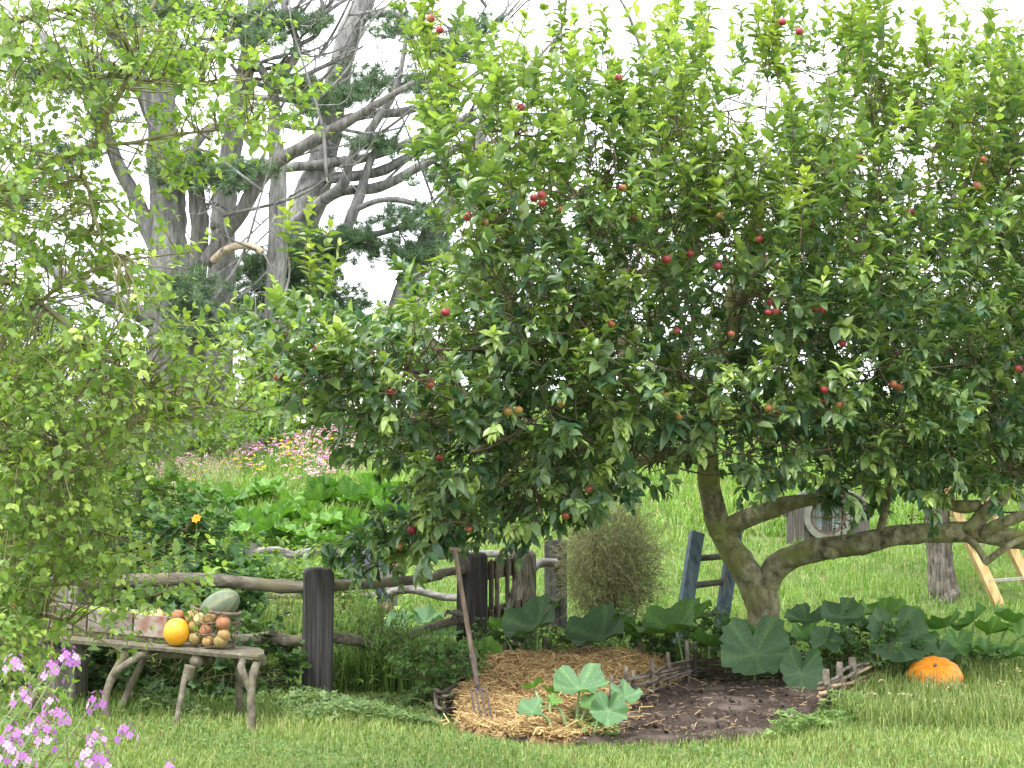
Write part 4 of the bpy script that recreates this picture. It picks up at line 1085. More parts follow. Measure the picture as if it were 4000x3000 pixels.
# apples
def apple_mesh(k):
    g = Geo(); prof = []
    n = 12
    for i in range(n + 1):
        a = -math.pi / 2 + math.pi * i / n
        r = max(0.0006, math.cos(a)) * (1 + 0.10 * math.sin(a)); z = 0.92 * math.sin(a)
        dz = 0.22 * math.exp(-(r / 0.28) ** 2); z += -dz if a > 0 else dz * 0.7
        prof.append((r, z))
    lathe(g, prof, (0, 0, 0), 18)
    V = g.V[0]; a = np.arctan2(V[:, 1], V[:, 0])
    t = np.clip(0.55 + 0.5 * np.cos(a + 1.57) + 0.25 * V[:, 2] + [0.25, 0.0, -0.35][k % 3], 0, 1)[:, None]
    red = [np.array([0.24, 0.024, 0.034]), np.array([0.24, 0.055, 0.034]), np.array([0.24, 0.085, 0.03])][k % 3]
    g.C[0] = np.array([0.30, 0.26, 0.055]) * (1 - t) + red * t
    me = g.mesh('apple'); me.materials.append(M['apple_skin'])
    s = Geo(); tube(s, np.array([(0, 0, 0.62), (0.03, 0, 0.9), (0.10, 0, 1.5)]), 0.05, 5); ms = s.mesh('stalk'); ms.materials.append(M['twig'])
    return me, ms
AM = [apple_mesh(k) for k in range(3)]
AP = [(950, 65, 0), (930, 40, 0), (1125, 232, 0), (1170, 422, 0), (1154, 428, 0), (1172, 440, 0), (1010, 468, 0), (1028, 466, 0), (1046, 480, 0), (1213, 454, 1), (1345, 406, 1), (1370, 472, 1), (1710, 292, 1), (1858, 342, 0), (1727, 68, 0), (1690, 47, 0), (1337, 168, 0), (1757, 485, 1),
      (1967, 458, 0), (1640, 517, 0), (1490, 548, 0), (1550, 575, 0), (1665, 653, 0), (1676, 673, 0), (1689, 650, 1), (1660, 675, 0), (1760, 667, 0), (1778, 669, 0), (1820, 742, 0), (1462, 715, 0), (962, 675, 0), (929, 822, 1), (930, 832, 1), (600, 815, 0), (685, 755, 0), (845, 848, 0), (950, 989, 0), (1222, 1115, 1),
      (1012, 1144, 1), (890, 1146, 0), (863, 1180, 2), (1770, 827, 0), (1781, 842, 0), (1778, 866, 0), (1815, 875, 1), (1831, 896, 0), (1660, 882, 1), (1681, 888, 0), (1645, 913, 1), (1929, 830, 1), (1941, 836, 1), (1970, 878, 0), (1465, 901, 2), (1437, 856, 2), (1212, 870, 2), (2125, 345, 1), (2110, 402, 1), (2176, 420, 1),
      (2200, 797, 0), (1272, 1057, 1), (1120, 886, 2), (1580, 722, 1), (1555, 467, 1), (1098, 890, 2), (1320, 700, 1), (1440, 560, 0)]
for k, (qx, qy, kd) in enumerate(AP):
    px, py = qx * 1.8083, qy * 1.8083
    a, b = crown_depth(np.array(px), np.array(py)); Y = float(a) - 0.03 + rng.uniform(0, 0.36)
    if qx < 1300 and qy > 980: Y = 10.95
    c = at(px, py, Y); r = rng.uniform(0.027, 0.034)
    o = bpy.data.objects.new('apple', AM[kd][0]); col.objects.link(o); o.parent = apple
    o.location = tuple(c - tb); o.scale = (r, r, r * rng.uniform(0.92, 1.05)); o.rotation_euler = (rng.normal(0, .25), rng.normal(0, .25), rng.normal(0, 0.6))
    s = bpy.data.objects.new('stalk', AM[kd][1]); col.objects.link(s); s.parent = o

# ------------------------------------------------------------------ near tree whose branches hang in from the left
lt0 = np.array([-3.6, 7.3, 0.0])
near = thing('leafy_tree', 'light green broadleaf tree whose thin branches hang in from the side over the bench', 'tree', lt0)
nl_pts = []
def nlimb(name, lst, sides=8, seed=0.0):
    g = Geo(); S = limb(g, lst, sides, rough=0.10, freq=12, seed=seed); g.build(name, M['green_twig'], near); nl_pts.append(S[:, :3])
def raw(p, Y=None):
    px, py = project(np.array(p, float)); return px, py
g = Geo()
tr = spline([(-3.6, 7.3, -0.1), (-3.55, 7.3, 1.0), (-3.45, 7.25, 2.0), (-3.4, 7.2, 3.2), (-3.3, 7.1, 4.6)], 18)
tube(g, tr, np.linspace(0.15, 0.07, 18), 12, rough=0.15, freq=5); g.build('trunk', M['old_bark'], near)
def from_trunk(z):                         # pixel row for a start on the trunk
    p = np.array([np.interp(z, tr[:, 2], tr[:, i]) for i in range(3)]); px, py = project(p); return (float(px), float(py), float(p[1]))
nlimb('branch', [(*from_trunk(2.0), 34), (-500, 900, 7.0, 28), (-200, 800, 6.8, 24), (36, 723, 6.7, 20), (239, 615, 6.6, 17), (376, 557, 6.55, 15), (427, 434, 6.5, 13), (492, 325, 6.5, 12), (542, 217, 6.5, 11), (557, 94, 6.5, 9), (610, 0, 6.5, 7), (650, -100, 6.5, 5)], 8, 1)
nlimb('branch', [(*from_trunk(3.0), 30), (-300, 250, 6.9, 22), (0, 120, 6.7, 16), (130, 60, 6.6, 12), (320, 10, 6.6, 8), (450, -60, 6.6, 5)], 8, 2)
nlimb('branch', [(376, 557, 6.55, 8), (500, 560, 6.5, 8), (651, 528, 6.5, 7), (780, 515, 6.45, 6), (900, 500, 6.45, 5), (1070, 456, 6.4, 3)], 6, 3)
nlimb('branch', [(*from_trunk(1.7), 28), (-250, 1180, 6.8, 18), (0, 1100, 6.7, 13), (150, 1180, 6.6, 11), (260, 1270, 6.6, 10), (332, 1320, 6.6, 10), (420, 1400, 6.55, 9), (600, 1510, 6.5, 8), (750, 1560, 6.5, 6), (900, 1590, 6.5, 5), (1020, 1612, 6.5, 3)], 8, 4)
nlimb('branch', [(*from_trunk(1.55), 28), (-250, 1750, 7.0, 20), (0, 1790, 6.9, 16), (150, 1765, 6.8, 14), (241, 1736, 6.75, 13), (330, 1706, 6.7, 12), (422, 1682, 6.7, 10), (560, 1640, 6.7, 7), (720, 1560, 6.7, 5)], 8, 5)
nlimb('branch', [(*from_trunk(1.3), 26), (-200, 2250, 7.2, 18), (0, 2265, 7.1, 13), (150, 2282, 7.0, 11), (300, 2280, 7.0, 9), (430, 2315, 6.95, 7), (560, 2330, 6.95, 5), (680, 2300, 6.9, 3)], 8, 6)
nlimb('branch', [(239, 615, 6.6, 9), (290, 680, 6.55, 8), (340, 720, 6.5, 8), (365, 830, 6.5, 7), (410, 950, 6.45, 5), (520, 1040, 6.4, 4)], 6, 7)
nlimb('branch', [(150, 1180, 6.6, 8), (300, 1080, 6.6, 7), (480, 1020, 6.6, 6), (620, 1000, 6.55, 4), (760, 980, 6.5, 3)], 6, 8)
nlimb('branch', [(-200, 2250, 7.2, 12), (0, 2080, 7.0, 9), (180, 2030, 6.9, 8), (330, 2060, 6.9, 6), (520, 2120, 6.85, 4)], 6, 9)
nlimb('branch', [(-250, 1750, 7.0, 12), (-60, 1950, 7.0, 9), (100, 1900, 6.9, 7), (250, 1850, 6.85, 5), (400, 1830, 6.8, 3)], 6, 10)
nlimb('branch', [(0, 120, 6.7, 10), (150, 260, 6.6, 8), (300, 330, 6.55, 7), (420, 300, 6.5, 5), (700, 330, 6.45, 4), (900, 300, 6.45, 3)], 6, 11)
nlimb('branch', [(-200, 2250, 7.2, 12), (-50, 2420, 7.0, 9), (120, 2400, 6.9, 8), (260, 2430, 6.85, 6), (430, 2520, 6.8, 4), (500, 2560, 6.8, 3)], 6, 12)
NEARP = [(-150, -60), (950, -60), (960, 200), (1180, 370), (1130, 450), (900, 560), (700, 640), (720, 800), (800, 1000), (760, 1120), (720, 1250), (860, 1330), (1060, 1380), (1010, 1590), (700, 1690), (520, 1780), (420, 1840), (360, 1950), (440, 2060), (600, 2190), (800, 2290), (760, 2330), (600, 2390), (420, 2440), (540, 2540), (480, 2600), (300, 2540), (150, 2540), (-150, 2650)]
LPn = np.concatenate(nl_pts); LPs = np.concatenate([np.full(len(a_), sum(len(b_) for b_ in nl_pts[:i_])) for i_, a_ in enumerate(nl_pts)]); twn = Geo(); rown = []
S3 = np.vstack([sample_poly(NEARP, 2700), sample_poly([(-100, 1330), (380, 1350), (440, 1500), (400, 1800), (320, 1950), (430, 2100), (540, 2250), (380, 2380), (200, 2480), (-100, 2500)], 380)])
for (px, py) in S3:
    Y = rng.uniform(6.1, 7.5) + (0.25 if py > 1900 else 0)
    p = at(px, py, Y)
    if mnoise.noise(Vector(p * 2.3)) + 0.4 * mnoise.noise(Vector(p * 5)) < -0.06 + (0.16 if 150 < py < 1150 and px > 330 else 0) + (0.08 if 1250 < py < 1850 and px > 450 else 0) - (0.12 if py > 1950 and px < 400 else 0): continue
    if 120 < px < 780 and py > 2270 and rng.random() < 0.78: continue
    j = np.argmin(((LPn - p) ** 2).sum(1)); dd = np.linalg.norm(p - LPn[j]); j = max(LPs[j], j - int(dd / 0.05 * rng.uniform(.5, 1.1))); s = LPn[j]; dd = np.linalg.norm(p - s)
    d = nz(p - s) * 0.5 + np.array([0.45, 0, 0.10]) + rng.normal(0, 0.42, 3)
    L_ = rng.uniform(0.14, 0.30)
    leafy_shoot(p, d, L_, int(rng.integers(7, 12)), rng.uniform(0.045, 0.066), rown, curve_up=rng.normal(0, .2), tipy=rng.uniform(0.1, 0.85), cA=(0.10, 0.205, 0.035), cB=(0.30, 0.42, 0.065), twigs=twn, r=0.0026, spread=0.9, droop=0.2)
    if 0.03 < dd < 0.5:
        m = (s + p) / 2 + rng.normal(0, 0.05 * dd, 3)
        tube(twn, spline([s, m, p], 6), np.linspace(0.0048, 0.0026, 6), 3, caps=False)
t_ = twn.build('twigs', M['green_twig'], near); t_['kind'] = 'stuff'
flush_leaves(rown, [T_ROUND, T_APPLE_W], 'crown', M['thin_leaf'], near, single=300)

# ------------------------------------------------------------------ second trunk, ladders
rt = thing('old_fruit_tree', 'rough grey trunk of an older tree standing in the grass beside the yellow ladder', 'tree', ground(3690, 2345))
rb = np.array(rt.location); Yr = rb[1]
def rlimb(nm, lst, sides=14, rough=0.16, freq=9, mat='old_bark'):
    g = Geo(); S = limb(g, lst, sides, rough=rough, freq=freq, n=len(lst) * 8); g.build(nm, M[mat], rt); return S
rlimb('trunk', [(3692, 2385, Yr, 74), (3690, 2335, Yr, 62), (3678, 2250, Yr, 52), (3668, 2120, Yr, 49), (3660, 2000, Yr, 46), (3655, 1900, Yr, 44), (3650, 1700, Yr, 40), (3640, 1480, Yr, 36)], 20, 0.14, 14)
rrow = []; rtw = Geo(); RP = []
for k in range(7):
    a = k * 0.9 + 0.3; S = rlimb('branch', [(3645, 1560 + 10 * k, Yr, 22), (3645 + 150 * math.cos(a), 1350 + 15 * k, Yr + 0.5 * math.sin(a), 16), (3645 + 380 * math.cos(a), 1150, Yr + 1.2 * math.sin(a), 10), (3645 + 560 * math.cos(a), 900, Yr + 1.8 * math.sin(a), 5)], 8, 0.12); RP.append(S[10:, :3])
RP = np.concatenate(RP)
for k in range(380):
    s = RP[rng.integers(len(RP))]; d = rdir(1, 0.3)[0]; p = s + d * rng.uniform(0.05, 0.6)
    leafy_shoot(p, d + np.array([0, 0, .4]), rng.uniform(.2, .4), 12, 0.085, rrow, tipy=rng.uniform(0, .6), cA=(0.04, 0.10, 0.035), cB=(0.18, 0.27, 0.05), twigs=rtw)
    tube(rtw, np.array([s, (s + p) / 2, p]), 0.006, 3, caps=False)
q_ = rtw.build('twigs', M['twig'], rt); q_['kind'] = 'stuff'
flush_leaves(rrow, [T_APPLE], 'crown', M['apple_leaf'], rt)

def beam(name, a, b, w, t, mat, parent, up=(0, 0, 1), bev=0.006):
    a, b = np.asarray(a, float), np.asarray(b, float); d = nz(b - a); s = nz(np.cross(d, up)); n_ = np.cross(s, d)
    g = Geo(); box(g, (a + b) / 2, (np.linalg.norm(b - a), w, t), np.stack([d, s, n_], 1), bev=bev); return g.build(name, M[mat], parent, smooth=False)
bl = thing('blue_ladder', 'weathered blue-painted wooden ladder leaning behind the apple trunk', 'ladder', (*at(2650, 2570, 14.75)[:2], 0))
L0, L1 = at(2640, 2580, 14.72), at(2722, 2082, 15.25)
Rr0, Rr1 = at(2790, 2575, 14.95), at(2872, 2080, 15.45)
L0[2] -= 0.08; Rr0[2] -= 0.08
beam('stile', L0, L1, 0.135, 0.085, 'blue_paint', bl, up=(0.35, -1, 0.2))
beam('stile', Rr0, Rr1, 0.125, 0.085, 'blue_paint', bl, up=(0.35, -1, 0.2))
for (pa, pb_, r_) in [((2715, 2186), (2862, 2172), .032), ((2695, 2290), (2845, 2272), .032), ((2682, 2412), (2826, 2388), .032), ((2660, 2520), (2800, 2502), .03)]:
    ta = (L0[2] - at(*pa, 15)[2]) / (L0[2] - L1[2]); tb_ = (Rr0[2] - at(*pb_, 15.2)[2]) / (Rr0[2] - Rr1[2])
    a = L0 + (L1 - L0) * ta; b = Rr0 + (Rr1 - Rr0) * tb_
    log('rung', [a, (a + b) / 2, b], r_, r_ * 0.95, 'dark_rung', bl, 8, 0.06, 8)

yl = thing('timber_trestle', 'pale new timber stepladder frame in the grass beside the rough grey trunk', 'ladder', ground(3905, 2375))
A0, A1 = ground(3912, 2378), at(3655, 1780, 18.3)
B0, B1 = ground(4075, 2330), at(3790, 1780, 18.6)
Yt = A0[1]
beam('leg', A0 + np.array([0, 0, -.03]), np.array([*at(3655, 1780, Yt)[:1], Yt + 0.25, at(3655, 1780, Yt)[2]]), 0.12, 0.09, 'pine_timber', yl, up=(0.25, -1, 0.1))
beam('leg', np.array([at(4075, 2330, Yt + 0.35)[0], Yt + 0.35, 0.1]), np.array([at(3775, 1780, Yt + 0.45)[0], Yt + 0.45, at(3775, 1780, Yt + 0.45)[2]]), 0.12, 0.09, 'pine_timber', yl, up=(0.25, -1, 0.1))
for py_, xa, xb in ((2270, 3866, 4035), (2125, 3800, 3965), (1980, 3740, 3890), (1860, 3690, 3825)):
    beam('step', at(xa - 6, py_, Yt + 0.02), at(xb + 8, py_ - 14, Yt + 0.36), 0.05, 0.04, 'grey_timber', yl)

# ------------------------------------------------------------------ round window set into the hillside
wc = at(3235, 2018, 22.3)
win = thing('round_window', 'round grey window with wooden surround set into the grassy hillside under the boughs', 'window', (wc[0], wc[1], float(H(wc[0], wc[1]))))
def ring(g, c, r0, r1, y0, y1, n=48):
    a = np.arange(n) * 2 * math.pi / n; cs, sn = np.cos(a), np.sin(a); rowsv = []
    for r_, y_ in ((r0, y0), (r1, y0), (r1, y1), (r0, y1)):
        rowsv.append(np.stack([c[0] + r_ * cs, np.full(n, c[1] + y_), c[2] + r_ * sn], -1))
    V = np.concatenate(rowsv); i = np.arange(4)[:, None]; j = np.arange(n)[None, :]; k = (j + 1) % n; ii = (i + 1) % 4
    g.add(V, [np.stack([i * n + j, i * n + k, ii * n + k, ii * n + j], -1).reshape(-1, 4)])
g = Geo(); ring(g, wc, 0.262, 0.352, -0.03, 0.10); g.build('frame', M['ring_paint'], win, smooth=False)
g = Geo(); ring(g, wc, 0.225, 0.262, 0.0, 0.09); g.build('inner_frame', M['brown_paint'], win, smooth=False)
for k in range(14):                                  # boards of the arched surround
    x0 = -0.60 + k * 0.086; xm = x0 + 0.05
    h = 0.40 * math.sqrt(max(0.03, 1 - (xm / 0.62) ** 2)) + 0.01
    hole = math.sqrt(max(0, 0.345 ** 2 - xm ** 2))
    segs = [(-0.85, h)] if abs(xm) > 0.345 else [(hole, h), (-0.85, -hole)]
    for (z0, z1) in segs:
        if z1 - z0 < 0.02: continue
        g = Geo(); box(g, (wc[0] + xm, wc[1] + 0.06 + 0.02 * (k % 2) * 0.5, wc[2] + (z0 + z1) / 2), (0.083, 0.05, z1 - z0), bev=0.005); g.build('board', M['surround_wood'], win, smooth=False)
hood = [(wc[0] + 0.63 * math.cos(a), wc[1] + 0.02, wc[2] + 0.41 * math.sin(a)) for a in np.linspace(0.0, math.pi, 26)]
g = Geo(); tube(g, np.array(hood), 0.028, 6, rough=0.1); g.build('hood', M['stone'], win)
beam('muntin', wc + np.array([-.24, 0.03, 0]), wc + np.array([.24, 0.03, 0]), 0.022, 0.022, 'brown_paint', win)
for zz in ((-0.24, -0.012), (0.012, 0.24)):
    beam('muntin', wc + np.array([0, 0.03, zz[0]]), wc + np.array([0, 0.03, zz[1]]), 0.022, 0.022, 'brown_paint', win, up=(0, 1, 0))
for sx in (-1, 1):
    for sz in (-1, 1):
        n = 8; pts = [(wc[0] + sx * 0.008, wc[1] + 0.045, wc[2] + sz * 0.008)]
        for a in np.linspace(0, math.pi / 2, n): pts.append((wc[0] + sx * 0.24 * math.cos(a), wc[1] + 0.045, wc[2] + sz * 0.24 * math.sin(a)))
        g = Geo().add(np.array(pts), [np.array([[0, i, i + 1] for i in range(1, n)])]); g.build('pane', M['glass'], win, smooth=False)
for x0, x1 in ((-0.25, -0.07), (0.085, 0.25)):
    g = Geo(); xs = np.linspace(x0, x1, 26); V = np.concatenate([np.stack([wc[0] + xs, wc[1] + 0.13 + 0.012 * np.sin(xs * 140), np.full(26, wc[2] + z)], -1) for z in (-0.27, 0.27)])
    g.add(V, [np.array([[i, i + 1, 27 + i, 26 + i] for i in range(25)])]); g.build('curtain', M['curtain'], win)
g = Geo(); box(g, wc + np.array([0, 0.42, 0]), (0.62, 0.02, 0.62)); box(g, wc + np.array([-0.31, 0.27, 0]), (0.02, 0.28, 0.62)); box(g, wc + np.array([0.31, 0.27, 0]), (0.02, 0.28, 0.62)); box(g, wc + np.array([0, 0.27, -0.31]), (0.62, 0.28, 0.02)); box(g, wc + np.array([0, 0.27, 0.31]), (0.62, 0.28, 0.02))
g.build('room', M['dark_room'], win, smooth=False)

# ------------------------------------------------------------------ pines on the far slope
def needle_tufts(g, C3, size, n_need, colA, colB):
    """bottlebrush tufts: thin flat needles round each centre, mostly pointing up and out"""
    m = len(C3); tot = m * n_need
    P = np.repeat(C3, n_need, 0) + rng.normal(0, 0.035, (tot, 3))
    ax = np.repeat(rdir(m, 0.7), n_need, 0)
    D = nz(rdir(tot) + ax * 0.75)
    L = (np.repeat(size, n_need) * rng.uniform(0.6, 1.1, tot))[:, None]
    S = nz(np.cross(D, rdir(tot))) * (L * 0.045)
    V = np.stack([P - S, P + S, P + D * L], 1).reshape(-1, 3)
    t = np.arange(tot)[:, None] * 3 + np.array([[0, 1, 2]])
    c = mixc(colA, colB, np.repeat(rng.random(m), n_need)) * rng.uniform(0.7, 1.3, (tot, 1))
    g.add(V, [t], np.repeat(c, 3, 0))

def pine(label, base, limbs, tufts, dark=(), dead=(), fan=42, needA=(0.045, 0.10, 0.05), needB=(0.12, 0.20, 0.09)):
    """limbs rows (px, py, Y, r px); tufts (px, py, rx, ry, Y, n)"""
    t = thing('pine_tree', label, 'pine tree', base, 'old pines on the slope')
    pts = []
    for k, l in enumerate(limbs):
        g = Geo(); S = limb(g, l, 14 if k == 0 else 8, rough=0.2, freq=1.6, n=max(10, len(l) * 7), seed=k)
        g.build('trunk' if k == 0 else 'branch', M['dark_pine_bark' if k in dark else ('dead_wood' if k in dead else 'pine_bark')], t); pts.append(S[:, :3])
    for k in range(fan):                                   # thin boughs fanning up and out
        S = pts[int(rng.integers(0, len(pts)))]; s = S[int(rng.integers(len(S) // 3, len(S)))]
        d = nz(np.array([rng.normal(0.55, 0.55), rng.normal(0, .4), rng.uniform(0.05, 0.8)])); L_ = rng.uniform(1.5, 4.2); r_ = rng.uniform(.028, .06)
        P_ = spline([s, s + d * L_ * .35 + rng.normal(0, .12, 3), s + d * L_ * .7 + np.array([0, 0, .12 * L_]) + rng.normal(0, .18, 3), s + d * L_ + np.array([0, 0, .3 * L_]) + rng.normal(0, .2, 3)], 14)
        g = Geo(); tube(g, P_, np.linspace(r_, r_ * .25, 14), 6, rough=.15, freq=4, seed=k); g.build('branch', M['pine_bark' if k % 3 else 'dark_pine_bark'], t); pts.append(P_)
    PT = np.concatenate(pts); g = Geo(); tg = Geo(); A = []
    for (px, py, rx, ry, Y, n) in tufts:
        n = int(n * 1.9); q = rng.normal(0, 0.62, (n, 2)); q = np.clip(q, -1.5, 1.5)
        Pn = atv(px + q[:, 0] * rx, py + q[:, 1] * ry, Y + rng.normal(0, 0.5, n)); A.append(Pn)
        for p in Pn[::2]:
            c = at(px, py + ry * 0.5, Y); j = np.argmin(((PT - c) ** 2).sum(1)); s = PT[j]
            if np.linalg.norm(c - s) > 0.2: 
                e = c + (p - c) * 0.2
                tube(tg, spline([e, (e + p) / 2 + rng.normal(0, 0.05, 3), p], 4), np.linspace(0.014, 0.007, 4), 3, caps=False)
        c = at(px, py + ry * 0.4, Y); j = np.argmin(((PT - c) ** 2).sum(1)); s = PT[j]
        if np.linalg.norm(c - s) < 3.5: tube(tg, spline([s, (s + c) / 2 + np.array([0, 0, -.12]), c], 8), np.linspace(0.045, 0.02, 8), 5, caps=False)
    # bare twigs along the branches
    for k in range(len(limbs) * 10):
        S = pts[rng.integers(len(pts))]; s = S[rng.integers(len(S) // 3, len(S))]; d = rdir(1, 0.25)[0]; L_ = rng.uniform(0.3, 1.3)
        m_ = s + d * L_ * 0.5 + rng.normal(0, 0.08, 3); e = s + d * L_ + np.array([0, 0, 0.1]) + rng.normal(0, 0.12, 3)
        tube(tg, spline([s, m_, e], 6), np.linspace(0.022, 0.005, 6), 4, caps=False)
        for r_ in range(3):
            w = m_ + (e - m_) * rng.random(); tube(tg, np.array([w, w + rdir(1, .2)[0] * rng.uniform(.1, .4)]), [0.009, 0.004], 3, caps=False)
    A = np.concatenate(A)
    needle_tufts(g, A, rng.uniform(0.19, 0.32, len(A)), 44, needA, needB)
    o = g.build('needles', M['needle'], t); o['kind'] = 'stuff'
    o = tg.build('twigs', M['pine_bark'], t); o['kind'] = 'stuff'
    return t

def gb_(px, Y): x = (px - 2000) / F * Y; return (x, Y, float(H(x, Y)))
pine('massive old pine with a grey buttressed trunk rising behind the currant bush', gb_(600, 38),
     [[(590, 1960, 38, 165), (600, 1840, 38, 120), (640, 1650, 38, 100), (655, 1400, 38, 92), (660, 1150, 38, 88), (655, 900, 38, 85), (650, 723, 38, 80), (635, 560, 38, 74), (630, 434, 38, 60), (660, 250, 38, 48), (650, 60, 38, 42), (640, -150, 38, 36)],
      [(740, 1900, 37.4, 62), (760, 1500, 37.4, 55), (765, 1150, 37.4, 46), (778, 960, 37.3, 42), (775, 820, 37.3, 40), (760, 700, 37.3, 30), (745, 640, 37.3, 16)],
      [(630, 500, 38, 55), (560, 350, 37.8, 48), (520, 240, 37.6, 42), (440, 120, 37.4, 34), (380, -60, 37.2, 28)],
      [(640, 1000, 38, 48), (580, 900, 37.9, 40), (540, 800, 37.8, 34), (460, 640, 37.6, 30), (376, 405, 37.4, 26), (253, 275, 37.2, 20), (150, 120, 37, 15)],
      [(800, 1030, 37.2, 36), (860, 940, 37.1, 34), (940, 832, 37, 36), (1042, 665, 36.9, 34), (1150, 590, 36.8, 32), (1302, 506, 36.7, 28), (1450, 420, 36.6, 20), (1620, 320, 36.5, 12)],
      [(600, 1250, 37.8, 45), (420, 1160, 37.2, 36), (250, 1080, 36.8, 32), (60, 930, 36.5, 30), (-150, 880, 36.2, 26)],
      [(600, 1540, 37.6, 55), (470, 1520, 37.0, 50), (390, 1500, 36.5, 48), (300, 1510, 36.2, 44), (150, 1540, 36, 38), (-100, 1500, 36, 30)],
      [(700, 1750, 37.0, 50), (760, 1690, 36.7, 40), (830, 1675, 36.5, 34), (900, 1690, 36.3, 32), (915, 1740, 36.2, 34), (910, 1830, 36.2, 36)],
      [(832, 1020, 37.0, 18), (870, 985, 36.8, 20), (926, 962, 36.6, 20), (985, 965, 36.5, 19), (1027, 985, 36.4, 14)],
      [(690, 1190, 37.2, 40), (760, 1180, 36.8, 36), (830, 1210, 36.5, 30), (860, 1245, 36.4, 24)],
      [(640, 780, 38, 34), (720, 620, 37.6, 26), (800, 520, 37.4, 22), (900, 470, 37.3, 18), (1010, 400, 37.2, 12)],
      [(660, 300, 38, 26), (800, 240, 37.7, 18), (900, 150, 37.5, 13), (1000, 150, 37.4, 9)],
      [(560, 350, 37.8, 28), (420, 250, 37.4, 22), (300, 200, 37.2, 18), (120, 190, 37, 14)]],
     [(740, 660, 120, 45, 37, 60), (860, 690, 150, 40, 37, 70), (1000, 660, 60, 30, 37, 22), (400, 330, 110, 50, 37, 40), (150, 300, 120, 70, 36.8, 45), (60, 760, 100, 60, 36.5, 40), (120, 1260, 190, 70, 36.3, 90), (250, 1390, 150, 45, 36.3, 70), (60, 1450, 120, 60, 36.3, 60), (730, 1140, 110, 70, 36.6, 60), (800, 1290, 120, 60, 36.4, 70), (960, 1270, 60, 40, 36.4, 25),
      (480, 60, 120, 60, 37.3, 45), (720, 250, 60, 25, 37.4, 18), (1020, 150, 80, 30, 37.3, 26), (420, 480, 80, 40, 37.2, 25), (250, 600, 120, 60, 37, 40), (640, 40, 90, 50, 37.5, 30)], dark=(1, 4), dead=(8,))
pine('leaning pale pine trunk behind the others with long slanting boughs', gb_(1120, 44),
     [[(1000, 1800, 44, 110), (1080, 1250, 44, 92), (1150, 940, 44, 82), (1230, 723, 44, 74), (1275, 560, 44, 64), (1302, 434, 44, 58), (1338, 217, 44, 54), (1410, 36, 44, 50), (1480, -120, 44, 44)],
      [(1160, 900, 43.8, 26), (1300, 760, 43.5, 25), (1480, 730, 43.2, 24), (1640, 650, 43, 22), (1850, 540, 42.8, 17), (2050, 420, 42.6, 12), (2250, 240, 42.4, 7)],
      [(1114, 655, 43.6, 24), (1280, 640, 43.4, 23), (1450, 610, 43.2, 21), (1590, 560, 43, 19), (1780, 480, 42.8, 14), (2000, 330, 42.6, 9), (2170, 150, 42.4, 6)],
      [(1230, 700, 43.8, 28), (1350, 690, 43.5, 26), (1480, 670, 43.3, 24), (1600, 610, 43.1, 20), (1900, 430, 42.8, 12), (2120, 250, 42.6, 7)],
      [(1300, 480, 43.8, 24), (1420, 450, 43.5, 22), (1600, 430, 43.2, 19), (1800, 330, 43, 13), (2000, 180, 42.8, 8)],
      [(1120, 890, 43.7, 24), (1250, 790, 43.3, 26), (1338, 723, 43, 25), (1374, 615, 42.8, 22), (1447, 506, 42.7, 20), (1533, 376, 42.6, 17), (1570, 250, 42.5, 12), (1600, 60, 42.4, 8)],
      [(1340, 920, 43, 26), (1400, 780, 43, 25), (1440, 650, 43, 20), (1480, 560, 43, 14)],
      [(1500, 1350, 42.5, 52), (1640, 1010, 42.5, 50), (1720, 860, 42.5, 46), (1800, 700, 42.5, 38), (1920, 420, 42.5, 26)],
      [(1360, 830, 43, 14), (1500, 780, 42.8, 14), (1640, 800, 42.6, 12), (1760, 850, 42.5, 9)],
      [(1130, 950, 42.8, 17), (1300, 930, 42.6, 16), (1460, 915, 42.4, 15), (1600, 880, 42.3, 12), (1750, 870, 42.2, 8)],
      [(1300, 440, 43.7, 18), (1200, 400, 43.5, 15), (1050, 385, 43.4, 13), (930, 380, 43.3, 14)],
      [(1400, 60, 43.8, 22), (1550, 60, 43.5, 18), (1700, 150, 43.3, 14), (1900, 180, 43, 10)],
      [(1480, 1220, 42.3, 20), (1620, 1180, 42.2, 22), (1740, 1100, 42.1, 20), (1830, 1105, 42.0, 14)]],
     [(1300, 960, 120, 70, 42.4, 80), (1180, 1000, 110, 60, 42.3, 70), (1400, 940, 90, 45, 42.3, 50), (1580, 1000, 90, 50, 42.2, 55), (1700, 970, 80, 60, 42.2, 45), (1600, 860, 110, 45, 42.2, 50), (1100, 1100, 130, 60, 42.2, 80), (1250, 1130, 110, 55, 42.2, 65), (1000, 1050, 90, 50, 42.3, 45), (950, 1200, 110, 50, 42.3, 50), (1350, 1200, 110, 50, 42.2, 50),
      (1300, 370, 110, 45, 43.2, 45), (1450, 320, 100, 50, 43.2, 40), (1560, 110, 90, 50, 43.2, 40), (1150, 330, 70, 30, 43.3, 20), (1750, 200, 120, 50, 43, 45), (1850, 110, 90, 40, 43, 30), (1640, 330, 90, 45, 43, 35), (1500, 560, 80, 40, 43, 25), (1400, 560, 60, 30, 43, 16), (1700, 700, 70, 35, 42.8, 20)], dead=(12,),
     needA=(0.05, 0.11, 0.055), needB=(0.12, 0.21, 0.09))
